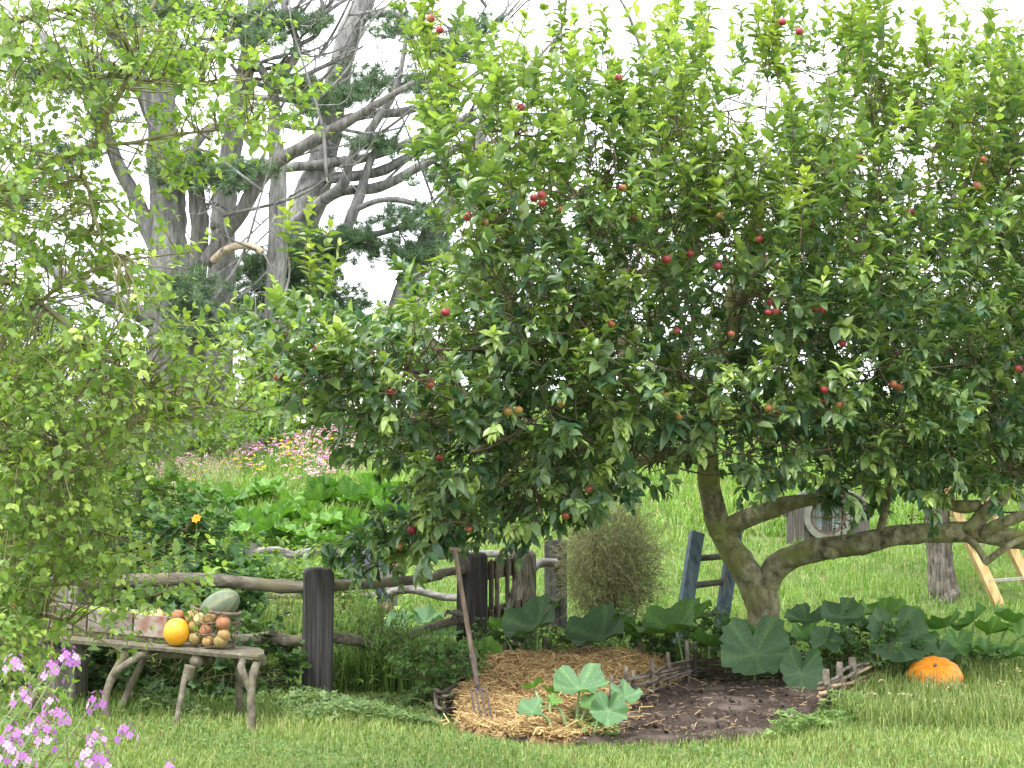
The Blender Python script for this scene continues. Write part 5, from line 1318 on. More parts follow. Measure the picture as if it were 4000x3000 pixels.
pine('slender upright pine with forked bare top between the two big trunks', gb_(1075, 40),
     [[(1060, 1850, 40, 58), (1075, 1300, 40, 50), (1080, 1000, 40, 46), (1085, 800, 40, 42), (1085, 615, 40, 36), (1070, 520, 40, 28), (1072, 430, 40, 27), (1063, 340, 40, 25)],
      [(1063, 350, 40, 22), (1020, 270, 39.8, 21), (960, 180, 39.7, 19), (935, 90, 39.6, 17), (905, 0, 39.5, 15), (880, -100, 39.4, 12)],
      [(1063, 350, 40, 22), (1120, 270, 39.8, 22), (1160, 210, 39.7, 23), (1155, 150, 39.6, 18), (1120, 60, 39.5, 16), (1095, -60, 39.4, 14)],
      [(1120, 130, 39.6, 12), (1250, 60, 39.4, 11), (1330, 10, 39.3, 9), (1420, -60, 39.2, 6)],
      [(1085, 360, 39.9, 13), (1200, 290, 39.7, 12), (1330, 230, 39.5, 9), (1420, 180, 39.4, 5)],
      [(1160, 180, 39.7, 12), (1240, 130, 39.5, 11), (1260, 30, 39.4, 9), (1230, -60, 39.3, 7)],
      [(1075, 480, 40, 15), (1180, 500, 39.7, 12), (1300, 500, 39.5, 10), (1450, 520, 39.3, 7), (1600, 490, 39.2, 4)],
      [(1075, 350, 40, 12), (960, 310, 39.8, 12), (900, 250, 39.7, 8)],
      [(940, 110, 39.6, 10), (860, 150, 39.5, 9), (740, 150, 39.4, 6)],
      [(870, 900, 40.5, 58), (880, 740, 40.5, 52), (904, 579, 40.5, 48), (940, 380, 40.5, 44), (969, 217, 40.5, 40), (991, 72, 40.5, 36), (1010, -100, 40.5, 30)],
      [(870, 1850, 40.5, 70), (860, 1300, 40.5, 62), (870, 900, 40.5, 58)]],
     [(1080, 80, 110, 40, 39.5, 45), (1230, 90, 70, 40, 39.4, 30), (850, 50, 70, 50, 39.5, 30), (760, 210, 60, 25, 39.4, 16), (980, 90, 90, 40, 39.4, 35), (1180, 330, 60, 25, 39.5, 20), (1330, 380, 90, 30, 39.4, 30), (1100, 320, 50, 25, 39.5, 12), (700, 60, 60, 40, 39.4, 20), (1220, 420, 60, 30, 39.4, 18)])

# ------------------------------------------------------------------ shrubs
def shrub(name, label, cat, c, rad, n, Ls, tm, cA, cB, mat='herb', stems=14, up=0.35, group=None, out_bias=0.8, twmat='green_twig', nl=9, single=0, shell=0.55):
    """bush: stems from the base, leafy shoots through an ellipsoid"""
    c = np.asarray(c, float); rad = np.asarray(rad, float)
    base = np.array([c[0], c[1], float(H(c[0], c[1]))])
    t = thing(name, label, cat, base, group); tw_ = Geo(); rw = []; SPt = []
    for k in range(stems):
        d = rdir(1)[0]; d[2] = abs(d[2]) * 0.9; e = c + d * rad * rng.uniform(0.5, 0.95)
        s = base + np.array([*rng.normal(0, 0.15 * rad[0], 2), -0.03])
        p = spline([s, (s + e) / 2 + rng.normal(0, 0.1, 3) * rad + np.array([0, 0, 0.15 * rad[2]]), e], 10)
        tube(tw_, p, np.linspace(0.004 + 0.006 * rad[2], 0.003, 10), 4, caps=False); SPt.append(p[3:])
    SPt = np.concatenate(SPt)
    for k in range(n):
        d = rdir(1)[0]; rr = rng.uniform(shell ** 3, 1) ** (1 / 3)
        p = c + d * rad * rr
        gz_ = float(H(p[0], p[1])) + 0.03
        if p[2] < gz_: p[2] = gz_ + rng.uniform(0, 0.15)
        dd = d * out_bias + np.array([0, 0, up]) + rng.normal(0, .3, 3)
        L_ = rng.uniform(1.6, 3.2) * Ls
        leafy_shoot(p, dd, L_, nl, Ls * rng.uniform(.8, 1.15), rw, tipy=rng.uniform(0, 1), cA=cA, cB=cB, twigs=tw_, r=0.0028, droop=0.15)
        j = np.argmin(((SPt - p) ** 2).sum(1)); s = SPt[j]
        if np.linalg.norm(s - p) < 0.35: tube(tw_, np.array([s, (s + p) / 2 + rng.normal(0, .01, 3), p]), [0.004, 0.003, 0.0025], 3, caps=False)
    q = tw_.build('stems', M[twmat], t); q['kind'] = 'stuff'
    flush_leaves(rw, [tm] if isinstance(tm, tuple) and not isinstance(tm[0], tuple) else list(tm), 'foliage', M[mat], t, single=single)
    return t
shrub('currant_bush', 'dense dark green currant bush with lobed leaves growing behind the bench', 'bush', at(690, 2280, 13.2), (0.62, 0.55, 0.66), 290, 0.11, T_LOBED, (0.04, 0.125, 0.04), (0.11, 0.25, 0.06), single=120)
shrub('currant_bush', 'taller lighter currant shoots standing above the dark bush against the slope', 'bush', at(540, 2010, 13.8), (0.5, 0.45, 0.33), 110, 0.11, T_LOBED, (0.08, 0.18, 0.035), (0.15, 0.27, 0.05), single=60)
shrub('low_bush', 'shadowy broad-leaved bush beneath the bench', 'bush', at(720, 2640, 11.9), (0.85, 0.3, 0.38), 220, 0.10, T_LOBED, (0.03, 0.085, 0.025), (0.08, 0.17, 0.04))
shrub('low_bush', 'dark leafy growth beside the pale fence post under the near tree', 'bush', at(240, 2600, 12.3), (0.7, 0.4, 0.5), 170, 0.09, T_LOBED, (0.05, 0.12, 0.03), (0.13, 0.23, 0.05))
shrub('feathery_herb', 'feathery bright green herb growing just behind the dark fence post', 'herb', at(1420, 2560, 12.9), (0.36, 0.3, 0.36), 260, 0.085, T_NARROW, (0.06, 0.16, 0.02), (0.15, 0.29, 0.04), nl=12, up=0.7)
shrub('feathery_herb', 'low feathery herb seeding itself between the two lower rails', 'herb', at(1440, 2640, 12.6), (0.5, 0.3, 0.25), 170, 0.09, T_NARROW, (0.06, 0.15, 0.02), (0.14, 0.26, 0.04), nl=11, up=0.7)
shrub('broom_shrub', 'yellow-green broom-like shrub behind the near branches', 'shrub', at(200, 1640, 13.5), (0.8, 0.7, 0.75), 520, 0.085, T_NARROW, (0.14, 0.24, 0.04), (0.30, 0.40, 0.08), nl=12, up=0.6)
shrub('broom_shrub', 'pale green shrub filling the corner behind the fence and marigolds', 'shrub', at(110, 2010, 12.8), (0.75, 0.6, 0.85), 360, 0.07, T_ROUND, (0.09, 0.19, 0.035), (0.21, 0.33, 0.06), nl=11)
shrub('hillside_shrub', 'bright young shrub on the crest beside the big pine', 'shrub', at(1130, 1600, 34.5), (1.4, 0.8, 0.75), 420, 0.13, T_ROUND, (0.12, 0.24, 0.04), (0.25, 0.38, 0.07), nl=9)
shrub('hillside_shrub', 'lower green shrub next to the white flowers on the crest', 'shrub', at(960, 1730, 33.5), (1.1, 0.7, 0.45), 230, 0.13, T_ROUND, (0.09, 0.20, 0.035), (0.19, 0.32, 0.06), nl=9)
shrub('hillside_shrub', 'soft green shrub in front of the big pine root behind the currant tips', 'shrub', at(330, 1700, 31), (1.9, 0.8, 0.85), 330, 0.13, T_ROUND, (0.06, 0.14, 0.045), (0.16, 0.27, 0.07), nl=9)
shrub('conifer_bush', 'dark blue-green conifer beyond the currant bush', 'shrub', at(360, 1950, 27), (0.95, 0.6, 0.62), 420, 0.13, T_NARROW, (0.02, 0.06, 0.035), (0.06, 0.12, 0.06), nl=16, up=0.7)
shrub('far_tree', 'pale green rounded tree in the distance behind the conifer', 'tree', at(520, 1760, 60), (2.2, 1.5, 1.3), 420, 0.28, T_ROUND, (0.13, 0.24, 0.08), (0.22, 0.33, 0.10), nl=9)
shrub('far_tree', 'dark distant tree filling the gap behind the broom shrub', 'tree', at(100, 1780, 62), (3.2, 1.5, 2.3), 460, 0.32, T_ROUND, (0.05, 0.11, 0.05), (0.12, 0.20, 0.07), nl=9)
shrub('potato_plant', 'leafy green clump beside the back rail under the apple bough', 'herb', at(1130, 2330, 15.6), (0.75, 0.4, 0.35), 150, 0.10, T_ROUND, (0.08, 0.18, 0.03), (0.17, 0.30, 0.05))
# herb hedge behind the straw
for i, (px, py, rx, lb) in enumerate([(2060, 2560, 0.42, 'leafy herbs along the wattle below the gate'), (2440, 2540, 0.45, 'dark leafy herbs along the wattle in front of the wiry bush'), (2730, 2530, 0.36, 'leafy herbs at the foot of the blue ladder'),
                                     (1730, 2640, 0.30, 'low lobed weeds at the wattle end beside the fork'), (3420, 2560, 0.38, 'weedy leaves under the dark squash foliage')]):
    shrub('herb_clump', lb, 'herb', at(px, py, 12.95 if i < 3 else (11.6 if i == 3 else 12.6)), (rx, 0.22, 0.26 if i < 3 else 0.2), 130, 0.062, T_HERB, (0.045, 0.125, 0.03), (0.12, 0.24, 0.05), nl=10)

# wiry tangled bush
def wiry():
    c = at(2385, 2200, 16.4); base = np.array([c[0], c[1], float(H(c[0], c[1]))])
    t = thing('wiry_bush', 'tangled brown-green bush of fine wiry twigs beside the dark post', 'bush', base)
    g = Geo(); P_, C_ = [], []
    for k in range(14):
        d = rdir(1)[0]; e = c + d * np.array([0.38, 0.35, 0.5]); s = base + np.array([*rng.normal(0, .06, 2), -.03])
        tube(g, spline([s, s * .4 + e * .6 + rng.normal(0, .06, 3) + np.array([0, 0, .1]), e], 9), np.linspace(0.018, 0.005, 9), 5, caps=False)
    for k in range(3000):
        d = rdir(1)[0]; rr = rng.random() ** 0.45; p = c + d * rr * np.array([0.50, 0.48, 0.66]) * rng.uniform(0.9, 1.08)
        if p[2] < base[2] + .1: p[2] = base[2] + rng.uniform(.1, .5)
        q = rdir(1)[0] * 0.7 + d * 0.5; L_ = rng.uniform(0.10, 0.34)
        pts = np.array([p, p + q * L_ * 0.5 + rng.normal(0, .03, 3), p + q * L_ + rng.normal(0, .05, 3) + np.array([0, 0, -0.02])])
        pts = spline(pts, 5); tube(g, pts, np.linspace(0.0026, 0.0014, 5), 3, caps=False)
        P_.append(pts[rng.integers(0, 5, 12)] + rng.normal(0, .010, (12, 3)))
    P_ = np.concatenate(P_); n = len(P_); gl_ = Geo()
    leaves(gl_, P_, rdir(n), rdir(n, .5), rng.uniform(0.011, 0.023, n), mixc((0.11, 0.13, 0.065), (0.22, 0.245, 0.13), rng.random(n)), T_TINY)
    o = g.build('twigs', M['green_twig'], t); o['kind'] = 'stuff'
    o = gl_.build('foliage', M['herb'], t); o['kind'] = 'stuff'
wiry()

# ------------------------------------------------------------------ squash plants
def squash_mesh(seed):
    r_ = random.Random(seed); nseg, nr = 40, 4
    V = [(0, 0, 0)]; cc = [(0.075, 0.135, 0.07)]
    for k in range(1, nr + 1):
        f = k / nr
        for j in range(nseg):
            a = -math.pi + 2 * math.pi * j / nseg
            lob = 0.5 + 0.5 * math.cos(a * 5)                       # five shallow lobes
            notch = math.exp(-((abs(a) - math.pi) / 0.15) ** 2)     # gap at the stalk
            R_ = 0.5 * (0.88 + 0.12 * lob) * (1 - 0.55 * notch) * (1 + 0.035 * math.sin(a * 17 + seed) + 0.065 * r_.uniform(-1, 1) * (k == nr))
            wav = 0.055 * math.sin(a * 5 + seed) + 0.05 * math.sin(a * 3 + seed * 2.1) + 0.035 * math.sin(a * 9 + seed) + 0.02 * r_.uniform(-1, 1)
            z = 0.20 * f ** 1.5 + wav * f * f - 0.012 * lob * f
            V.append((R_ * f * math.sin(a), R_ * f * math.cos(a), z))
            vein = max(0, math.cos(a * 5)) ** 30
            cc.append(tuple(np.array([0.052, 0.100, 0.060]) * (1 - 0.3 * vein) + np.array([0.13, 0.22, 0.09]) * 0.3 * vein))
    V = np.array(V)
    tri = np.array([(0, 1 + j, 1 + (j + 1) % nseg) for j in range(nseg)])
    q = np.array([(1 + k * nseg + j, 1 + (k + 1) * nseg + j, 1 + (k + 1) * nseg + (j + 1) % nseg, 1 + k * nseg + (j + 1) % nseg) for k in range(nr - 1) for j in range(nseg)])
    return V, [tri[:, ::-1], q[:, ::-1]], np.array(cc)
SQ = {}
def squash_leaf_obj(parent, c, size, nrm, head, kind, seed):
    """nrm: upper side normal; head: direction of the leaf tip"""
    key = (kind, seed % 5)
    if key not in SQ:
        V, polys, cc = squash_mesh(seed % 5 + 1)
        mul = {'dark': (1.0, 1.12, 0.82), 'mid': (1.25, 1.65, 0.62), 'bright': (1.7, 2.1, 0.55), 'pale': (1.6, 1.85, 1.35), 'yellow': (4.5, 3.0, 0.6)}[kind]
        me = make_mesh('leaf', V, polys, cc * np.array(mul)); me.materials.append(M['squash_leaf']); SQ[key] = me
    n_ = nz(nrm); h = nz(np.asarray(head) - n_ * np.dot(head, n_)); s = np.cross(h, n_)
    o = bpy.data.objects.new('leaf', SQ[key]); col.objects.link(o); o.parent = parent
    b = np.array(parent.location); k = size
    o.matrix_local = Matrix(((s[0] * k, h[0] * k, n_[0] * k, c[0] - b[0]), (s[1] * k, h[1] * k, n_[1] * k, c[1] - b[1]), (s[2] * k, h[2] * k, n_[2] * k, c[2] - b[2]), (0, 0, 0, 1)))
    return o
SM = leaf_mat('squash_stem', 0.6, 0.1, 0.3)
def squash_plant(label, base, lst, r=0.008, group='squash plants', stemc=(0.16, 0.27, 0.08)):
    """lst rows (px, py, Y, width px, normal, tip direction, kind)"""
    t = thing('squash_plant', label, 'squash plant', base, group)
    for k, (px, py, Y, w, nrm, head, kind) in enumerate(lst):
        c = at(px, py, Y); size = w * Y / F * 1.05
        squash_leaf_obj(t, c, size, np.array(nrm, float), np.array(head, float), kind, k * 3 + int(px))
        s = np.array(base, float) + np.array([*rng.normal(0, 0.06, 2), 0]); s = s * 0.55 + np.array([c[0], c[1], s[2]]) * 0.45
        s[2] = float(H(s[0], s[1])) - 0.01
        g = Geo(); tube(g, spline([s, (s + c) / 2 + np.array([0, 0, 0.06]), c - nz(nrm) * 0.01], 9), np.linspace(r * 1.4, r, 9), 7, c=stemc); g.build('petiole', SM, t)
    return t
UP = (0.05, -0.25, 1); FACE = (0.05, -1.0, 0.75); LFT = (-1, -0.4, 0.0); RGT = (1, -0.4, 0); DN = (0, -1, -0.4)
squash_plant('big squash plant with large cupped leaves in front of the gate', gb_(2120, 12.75),
     [(2095, 2452, 12.4, 290, (-0.55, -0.30, 1), (-1, -0.5, 0.2), 'dark'), (1945, 2448, 12.7, 85, (0.2, 0.7, 0.8), LFT, 'bright'), (1905, 2545, 12.5, 110, (0.5, 0.9, 0.5), (0.2, 0, 1), 'bright'), (1832, 2548, 12.4, 110, (-0.5, 0.6, 0.8), (0.3, 0, 1), 'mid'),
      (1752, 2572, 12.2, 150, (-0.1, -0.3, 1), LFT, 'mid'), (2025, 2475, 13.0, 100, (0.3, 0.5, 1), RGT, 'mid')])
squash_plant('squash plant with wide drooping leaf in front of the wiry bush', gb_(2400, 12.75),
     [(2350, 2490, 12.4, 285, (-0.45, -0.35, 1), (-1, -0.6, 0), 'dark'), (2440, 2465, 12.7, 130, (0.5, 0.6, 0.8), (0.8, 0, 0.6), 'mid'), (2560, 2470, 13.0, 120, UP, RGT, 'mid')])
squash_plant('squash plant with ragged leaves in front of the blue ladder', gb_(2700, 12.7),
     [(2640, 2465, 12.4, 330, (-0.35, -0.10, 1), (-1, -0.2, 0.3), 'mid'), (2770, 2520, 12.5, 150, (0.2, 0.3, 1), RGT, 'mid'), (2880, 2480, 12.8, 140, (0.4, 0.6, 0.8), (0.4, 0, 1), 'mid')])
squash_plant('squash plant with a broad dull leaf hanging before the apple trunk', gb_(2960, 12.6),
     [(2950, 2556, 12.15, 285, (-0.05, -0.85, 0.75), (0.05, -0.6, -0.8), 'dark'), (3128, 2630, 11.95, 190, (0.15, -1, 0.35), (-0.1, -0.2, -1), 'dark'), (3045, 2515, 12.6, 130, UP, RGT, 'dark')])
squash_plant('squash plant with blue-green leaves just beside the apple trunk', gb_(3260, 12.9),
     [(3150, 2425, 12.8, 150, (-0.2, -0.5, 1), (-0.6, -0.8, 0), 'dark'), (3285, 2412, 12.7, 170, (0, -0.6, 0.8), (0.1, -0.5, -1), 'dark'), (3150, 2492, 12.6, 125, (-.1, -.6, 1), LFT, 'mid'), (3225, 2510, 12.5, 130, (0.0, -0.7, 0.7), (-0.5, -0.5, 0), 'dark'), (3310, 2495, 12.5, 90, (0.6, -0.5, 0.8), (0.2, 0, 1), 'dark'), (3365, 2455, 12.8, 120, (0.2, -0.4, 1), RGT, 'dark'), (3215, 2545, 12.9, 110, UP, RGT, 'yellow')])
squash_plant('squash plant with a great dark leaf behind the orange pumpkin', gb_(3540, 12.9),
     [(3505, 2505, 12.55, 260, (0.05, -0.9, 0.7), (0.1, -0.4, -1), 'dark'), (3450, 2405, 13.6, 190, (0.0, -0.3, 1), (0.3, -1, 0), 'bright'), (3560, 2440, 13.4, 150, (0.3, 0.5, 0.9), RGT, 'bright'), (3600, 2490, 12.8, 130, (0.4, -0.3, 1), RGT, 'mid'), (3670, 2550, 12.7, 110, FACE, DN, 'dark')])
squash_plant('squash plant with upright green leaves under the yellow timber ladder', gb_(3780, 13.2),
     [(3690, 2452, 13.0, 160, (-0.3, 0.4, 1), (0.1, 0, 1), 'mid'), (3800, 2430, 13.2, 150, (-0.6, 0.4, 0.8), (-0.5, 0, 1), 'mid'), (3870, 2470, 13.1, 140, (0.2, 0.4, 1), RGT, 'bright'), (3945, 2430, 13.3, 140, (0.3, 0.2, 1), RGT, 'mid'), (3990, 2480, 13.1, 150, UP, RGT, 'bright'), (3740, 2520, 12.9, 120, FACE, DN, 'mid'), (3850, 2545, 12.8, 120, UP, LFT, 'mid'), (3950, 2560, 12.8, 130, UP, RGT, 'mid')])
squash_plant('young pale squash plant sprawling over the front of the straw', gb_(2230, 10.05),
     [(2265, 2690, 10.3, 215, (0.0, -0.45, 1), (0.1, -1, 0), 'pale'), (2375, 2775, 9.9, 145, (0.1, -1, 0.55), (-0.1, -0.3, -1), 'pale'), (2440, 2722, 10.2, 125, (0.25, -0.5, 1), (0.6, -0.8, 0), 'pale'), (2085, 2685, 10.5, 85, (-0.4, 0.3, 1), (-0.4, 0.2, 1), 'bright'), (2150, 2705, 10.4, 70, (0.3, 0.4, 1), RGT, 'bright'), (2080, 2782, 9.95, 125, (-0.2, -0.4, 1), LFT, 'pale'), (2160, 2745, 10.1, 70, (0.1, -.4, 1), RGT, 'bright'), (2310, 2750, 10.1, 85, (-0.3, -0.6, 0.8), LFT, 'mid')], stemc=(0.20, 0.30, 0.12))
# cabbages-like pale leaves behind the lower rail, below the gate
squash_plant('pale rounded leaves behind the lower fence rail', gb_(1620, 14.0), [(1560, 2445, 14.0, 130, (-.2, -.5, 1), LFT, 'pale'), (1660, 2430, 14.2, 150, (0, -0.3, 1), RGT, 'pale'), (1740, 2470, 13.7, 140, (0.2, -.5, 1), DN, 'mid'), (1640, 2500, 13.5, 130, (0, -.4, 1), LFT, 'bright'), (1480, 2470, 13.9, 110, (0, -.4, 1), LFT, 'pale')])
# rows of squash up on the slope
lbls = ['lowest', 'second', 'third', 'fourth', 'fifth', 'sixth', 'topmost']
hill_rows = [(930, 1960), (1060, 1925), (1190, 1950), (1310, 1935), (1420, 1970), (1000, 2030), (1130, 2010), (1250, 2040), (1370, 2050), (980, 2100), (1110, 2090), (1240, 2110), (1500, 1930), (1560, 2010)]
names_ = ['squash leaves at the upper end of the slope row below the pink flowers', 'squash clump at the crest row behind the currant tips', 'squash clump in the middle of the slope row', 'squash clump under the apple bough edge on the slope', 'squash clump beside the hanging apple leaves', 'squash clump just above the currant bush', 'squash clump in the second slope row', 'squash clump facing the dark fence post',
          'squash clump near the person on the slope', 'squash clump lowest beside the currant bush', 'squash clump lowest above the back rail', 'squash clump lowest over the post head', 'squash clump highest under the apple tree', 'squash clump half hidden by apple leaves']
for i, (px, py) in enumerate(hill_rows):
    b = ground(px, py + 45); Yh = b[1]; ls = []
    for k in range(7):
        a = random.uniform(0, 6.28)
        ls.append((px + random.uniform(-75, 75), py + random.uniform(-28, 22), Yh + random.uniform(-0.5, 0.5), random.uniform(80, 140), (0.55 * math.cos(a), 0.55 * math.sin(a) + 0.15, 1), (math.cos(a), math.sin(a), 0.3), random.choice(['bright', 'bright', 'bright', 'mid'])))
    squash_plant('bright ' + names_[i], b, ls, 0.009, 'squash rows on the slope')

# pumpkin in the grass
def rib_col(V):
    a = np.arctan2(V[:, 1], V[:, 0]); st = (np.abs(np.cos(a * 6)) ** 6)[:, None]
    return np.array([1.0, 1.0, 1.0]) * (1 - st) + np.array([0.95, 0.72, 0.5]) * st
pk = at(3650, 2622, 12.3)
gourd('pumpkin', 'large flattened orange pumpkin lying in the grass beside the wattle corner', (pk[0], pk[1], 0.115), 0.225, 0.135, 'orange_rib', 12, 0.06, 'pumpkin', tilt=(R(32), R(-8), 0), colf=rib_col, dimple=0.12, stemc='bench_wood')

# ------------------------------------------------------------------ tall grass and ground cover
def tall_grass(label, poly, n, h, w, cA, cB, lean=0.7, seed_heads=0.0):
    S = sample_poly(poly, n); x, y = S[:, 0], S[:, 1]; z = H(x, y) - 0.01
    P = np.stack([x, y, z], -1); a = rng.uniform(0, 2 * math.pi, n); hh = rng.uniform(h[0], h[1], n); ln = rng.uniform(.1, 1, n) * lean
    dv = np.stack([np.cos(a), np.sin(a), 0 * a], -1); sd = np.stack([-np.sin(a), np.cos(a), 0 * a], -1); ww = (rng.uniform(.7, 1.3, n) * w)[:, None]
    rowsv = []
    for t, wf in ((0, 1), (0.4, .9), (0.75, .65)):
        c = P + np.array([0, 0, 1.0]) * (hh * (t - 0.25 * ln * t * t))[:, None] + dv * (hh * ln * t * t)[:, None]
        rowsv += [c - sd * ww * wf, c + sd * ww * wf]
    tip = P + np.array([0, 0, 1.0]) * (hh * (1 - 0.35 * ln))[:, None] + dv * (hh * ln)[:, None]
    V = np.stack(rowsv + [tip], 1).reshape(-1, 3); b = np.arange(n)[:, None] * 7
    C = mixc(cA, cB, rng.random(n)) * rng.uniform(.75, 1.25, (n, 1))
    g = Geo().add(V, [np.concatenate([b + np.array([[0, 1, 3, 2]]), b + np.array([[2, 3, 5, 4]])]), b + np.array([[4, 5, 6]])], np.repeat(C, 7, 0))
    m = rng.random(n) < seed_heads
    if m.any():
        k = m.sum(); Q = np.repeat(tip[m], 8, 0) + rng.normal(0, .006, (k * 8, 3)) + np.repeat(dv[m], 8, 0) * rng.uniform(-.08, .03, (k * 8, 1))
        leaves(g, Q, np.repeat(dv[m], 8, 0) + rng.normal(0, .4, (k * 8, 3)) + np.array([0, 0, -.5]), rdir(k * 8, 1), rng.uniform(.02, .035, k * 8), np.broadcast_to((0.36, 0.34, 0.16), (k * 8, 3)), T_TINY)
    return tag(g.build('grass', M['grass']), label, 'grass', kind='stuff')
tall_grass('lush long grass tuft leaning over behind the front fence', [gx(1330, 12.3), gx(1740, 12.2), gx(1780, 13.4), gx(1330, 13.4)], 2600, (0.22, 0.5), 0.0055, (0.07, 0.16, 0.03), (0.17, 0.29, 0.06))
tall_grass('unmown grass around the pumpkin and wattle corner', [gx(3230, 10.9), gx(3420, 10.2), gx(4050, 10.3), gx(4100, 13.6), gx(3420, 13.4), gx(3400, 12.7)], 7500, (0.08, 0.26), 0.004, (0.10, 0.18, 0.035), (0.25, 0.31, 0.09), seed_heads=0.015)
tall_grass('thin seeding grass stalks between the two fences', [gx(940, 13), gx(1420, 13), gx(1420, 17), gx(900, 17)], 1500, (0.3, 0.75), 0.004, (0.10, 0.20, 0.04), (0.22, 0.32, 0.08), lean=0.35, seed_heads=0.2)
tall_grass('drooping seed grasses on the crest by the big pine root', [gx(560, 28), gx(900, 28), gx(960, 34), gx(600, 34)], 1500, (0.3, 0.7), 0.009, (0.12, 0.2, 0.06), (0.28, 0.33, 0.13), seed_heads=0.35)
tall_grass('grass growing around the foot of the bench and fence posts', [gx(-60, 10.9), gx(1000, 10.8), gx(1300, 11.5), gx(1250, 12.2), gx(-60, 11.8)], 4200, (0.06, 0.17), 0.004, (0.09, 0.18, 0.035), (0.2, 0.3, 0.07), seed_heads=0.01)

def cover(label, poly, n, L, tm, cA, cB, hmax=0.10, hf=None):
    S = sample_poly(poly, n); x, y = S[:, 0], S[:, 1]; z = H(x, y) + rng.uniform(0.02, hmax, n) * (0.5 + 0.5 * np.sin(x * 5 + y * 3)) + 0.015
    if hf is not None: z = z + hf(x, y)
    g = Geo(); D = rdir(n); D[:, 2] = np.abs(D[:, 2]) * 0.4; Nn = rdir(n) * 0.45 + np.array([0, -0.15, 1])
    leaves(g, np.stack([x, y, z], -1), D, Nn, rng.uniform(.7, 1.2, n) * L, mixc(cA, cB, rng.random(n)) * rng.uniform(.8, 1.2, (n, 1)), tm)
    return tag(g.build('ground_cover', M['herb']), label, 'weeds', kind='stuff')
cover('low lobed weeds carpeting the ground between bench and straw', [gx(560, 10.9), gx(1000, 10.7), gx(1720, 10.3), gx(1760, 11.8), gx(1300, 12.2), gx(560, 11.9)], 3600, 0.05, T_HERB, (0.07, 0.15, 0.04), (0.19, 0.29, 0.09), 0.12)
cover('small weeds sprouting at the front corner of the bed', [gx(2200, 9.95), gx(2420, 9.75), gx(2380, 10.4), gx(2230, 10.4)], 260, 0.045, T_HERB, (0.07, 0.16, 0.035), (0.18, 0.30, 0.07), 0.13)
cover('weeds creeping over the soil edge by the wattle corner', [gx(2960, 9.9), gx(3120, 10.1), gx(3330, 10.6), gx(3380, 11.6), gx(3240, 11.3), gx(3120, 10.7)], 620, 0.05, T_HERB, (0.07, 0.16, 0.035), (0.19, 0.31, 0.08), 0.16)
cover('leafy weeds under the squash plants behind the bed', [gx(1880, 12.7), gx(4050, 12.7), gx(4050, 13.5), gx(1880, 13.5)], 2600, 0.075, T_HERB, (0.045, 0.12, 0.03), (0.13, 0.25, 0.05), 0.30)
cover('clover and small weeds scattered through the front lawn', [gx(-100, 8.2), gx(4100, 8.2), gx(4100, 10.0), gx(2600, 9.5), gx(1700, 9.7), gx(900, 10.6), gx(-100, 10.6)], 5200, 0.026, T_HERB, (0.05, 0.14, 0.03), (0.15, 0.27, 0.07), 0.07)
cover('rank green leaves covering the lower slope between the squash rows', [gx(820, 17.5), gx(1600, 17.5), gx(1580, 24), gx(820, 25)], 3200, 0.11, T_ROUND, (0.10, 0.22, 0.035), (0.22, 0.36, 0.06), 0.25)

# ------------------------------------------------------------------ flowers on the slope
def meadow(label, name, areas):
    g = Geo()
    for (px, py, rx, ry, n, cols) in areas:
        q = rng.normal(0, .55, (n, 2)); gp_ = []
        b0 = ground(px, py); sc = b0[1] / F
        x = b0[0] + q[:, 0] * rx * sc; y = b0[1] + q[:, 1] * ry * sc * 13
        z = H(x, y) + rng.uniform(0.15, 0.42, n); P = np.stack([x, y, z], -1)
        C = np.array(cols)[rng.integers(0, len(cols), n)] * rng.uniform(.8, 1.15, (n, 1))
        for k in range(5):
            a = k * 1.256 + rng.uniform(0, .3, n); D = np.stack([np.cos(a), np.sin(a) * .7 - .2, rng.uniform(0.1, .7, n)], -1)
            leaves(g, P + rng.normal(0, .012, (n, 3)), D, np.broadcast_to((0, -.6, 1.0), (n, 3)), rng.uniform(.035, .062, n), C, T_TINY)
        S_ = np.stack([P + np.array([-.003, 0, 0]), P + np.array([.003, 0, 0]), np.stack([x + .006, y, H(x, y)], -1), np.stack([x - .006, y, H(x, y)], -1)], 1).reshape(-1, 3)
        g.add(S_, [np.arange(n)[:, None] * 4 + np.array([[0, 1, 2, 3]])], (0.10, 0.2, 0.04))
    tag(g.build(name, M['petal']), label, 'flowers', kind='stuff')
PINK, MAG, PALE, WHT, YEL, VIO = (0.72, 0.36, 0.48), (0.62, 0.20, 0.42), (0.75, 0.54, 0.58), (0.85, 0.85, 0.82), (0.80, 0.55, 0.03), (0.42, 0.16, 0.55)
meadow('drifts of pink, white and yellow wildflowers on the slope below the pine', 'wildflowers',
       [(720, 1870, 170, 40, 460, [PINK, PALE, MAG]), (960, 1800, 190, 34, 420, [PINK, PALE, MAG, VIO]), (1060, 1745, 120, 10, 260, [WHT, WHT, PALE]), (1240, 1750, 180, 26, 380, [PINK, PALE, MAG]), (1420, 1700, 110, 14, 320, [PINK, MAG, PALE]), (1320, 1840, 130, 28, 300, [PINK, PALE, MAG]), (1150, 1810, 200, 24, 50, [YEL]), (900, 1850, 170, 24, 35, [YEL]),
        (1930, 1640, 120, 16, 240, [PINK, PALE, WHT]), (1650, 1690, 100, 14, 160, [PINK, PALE]), (2060, 1600, 80, 12, 120, [PALE, WHT])])

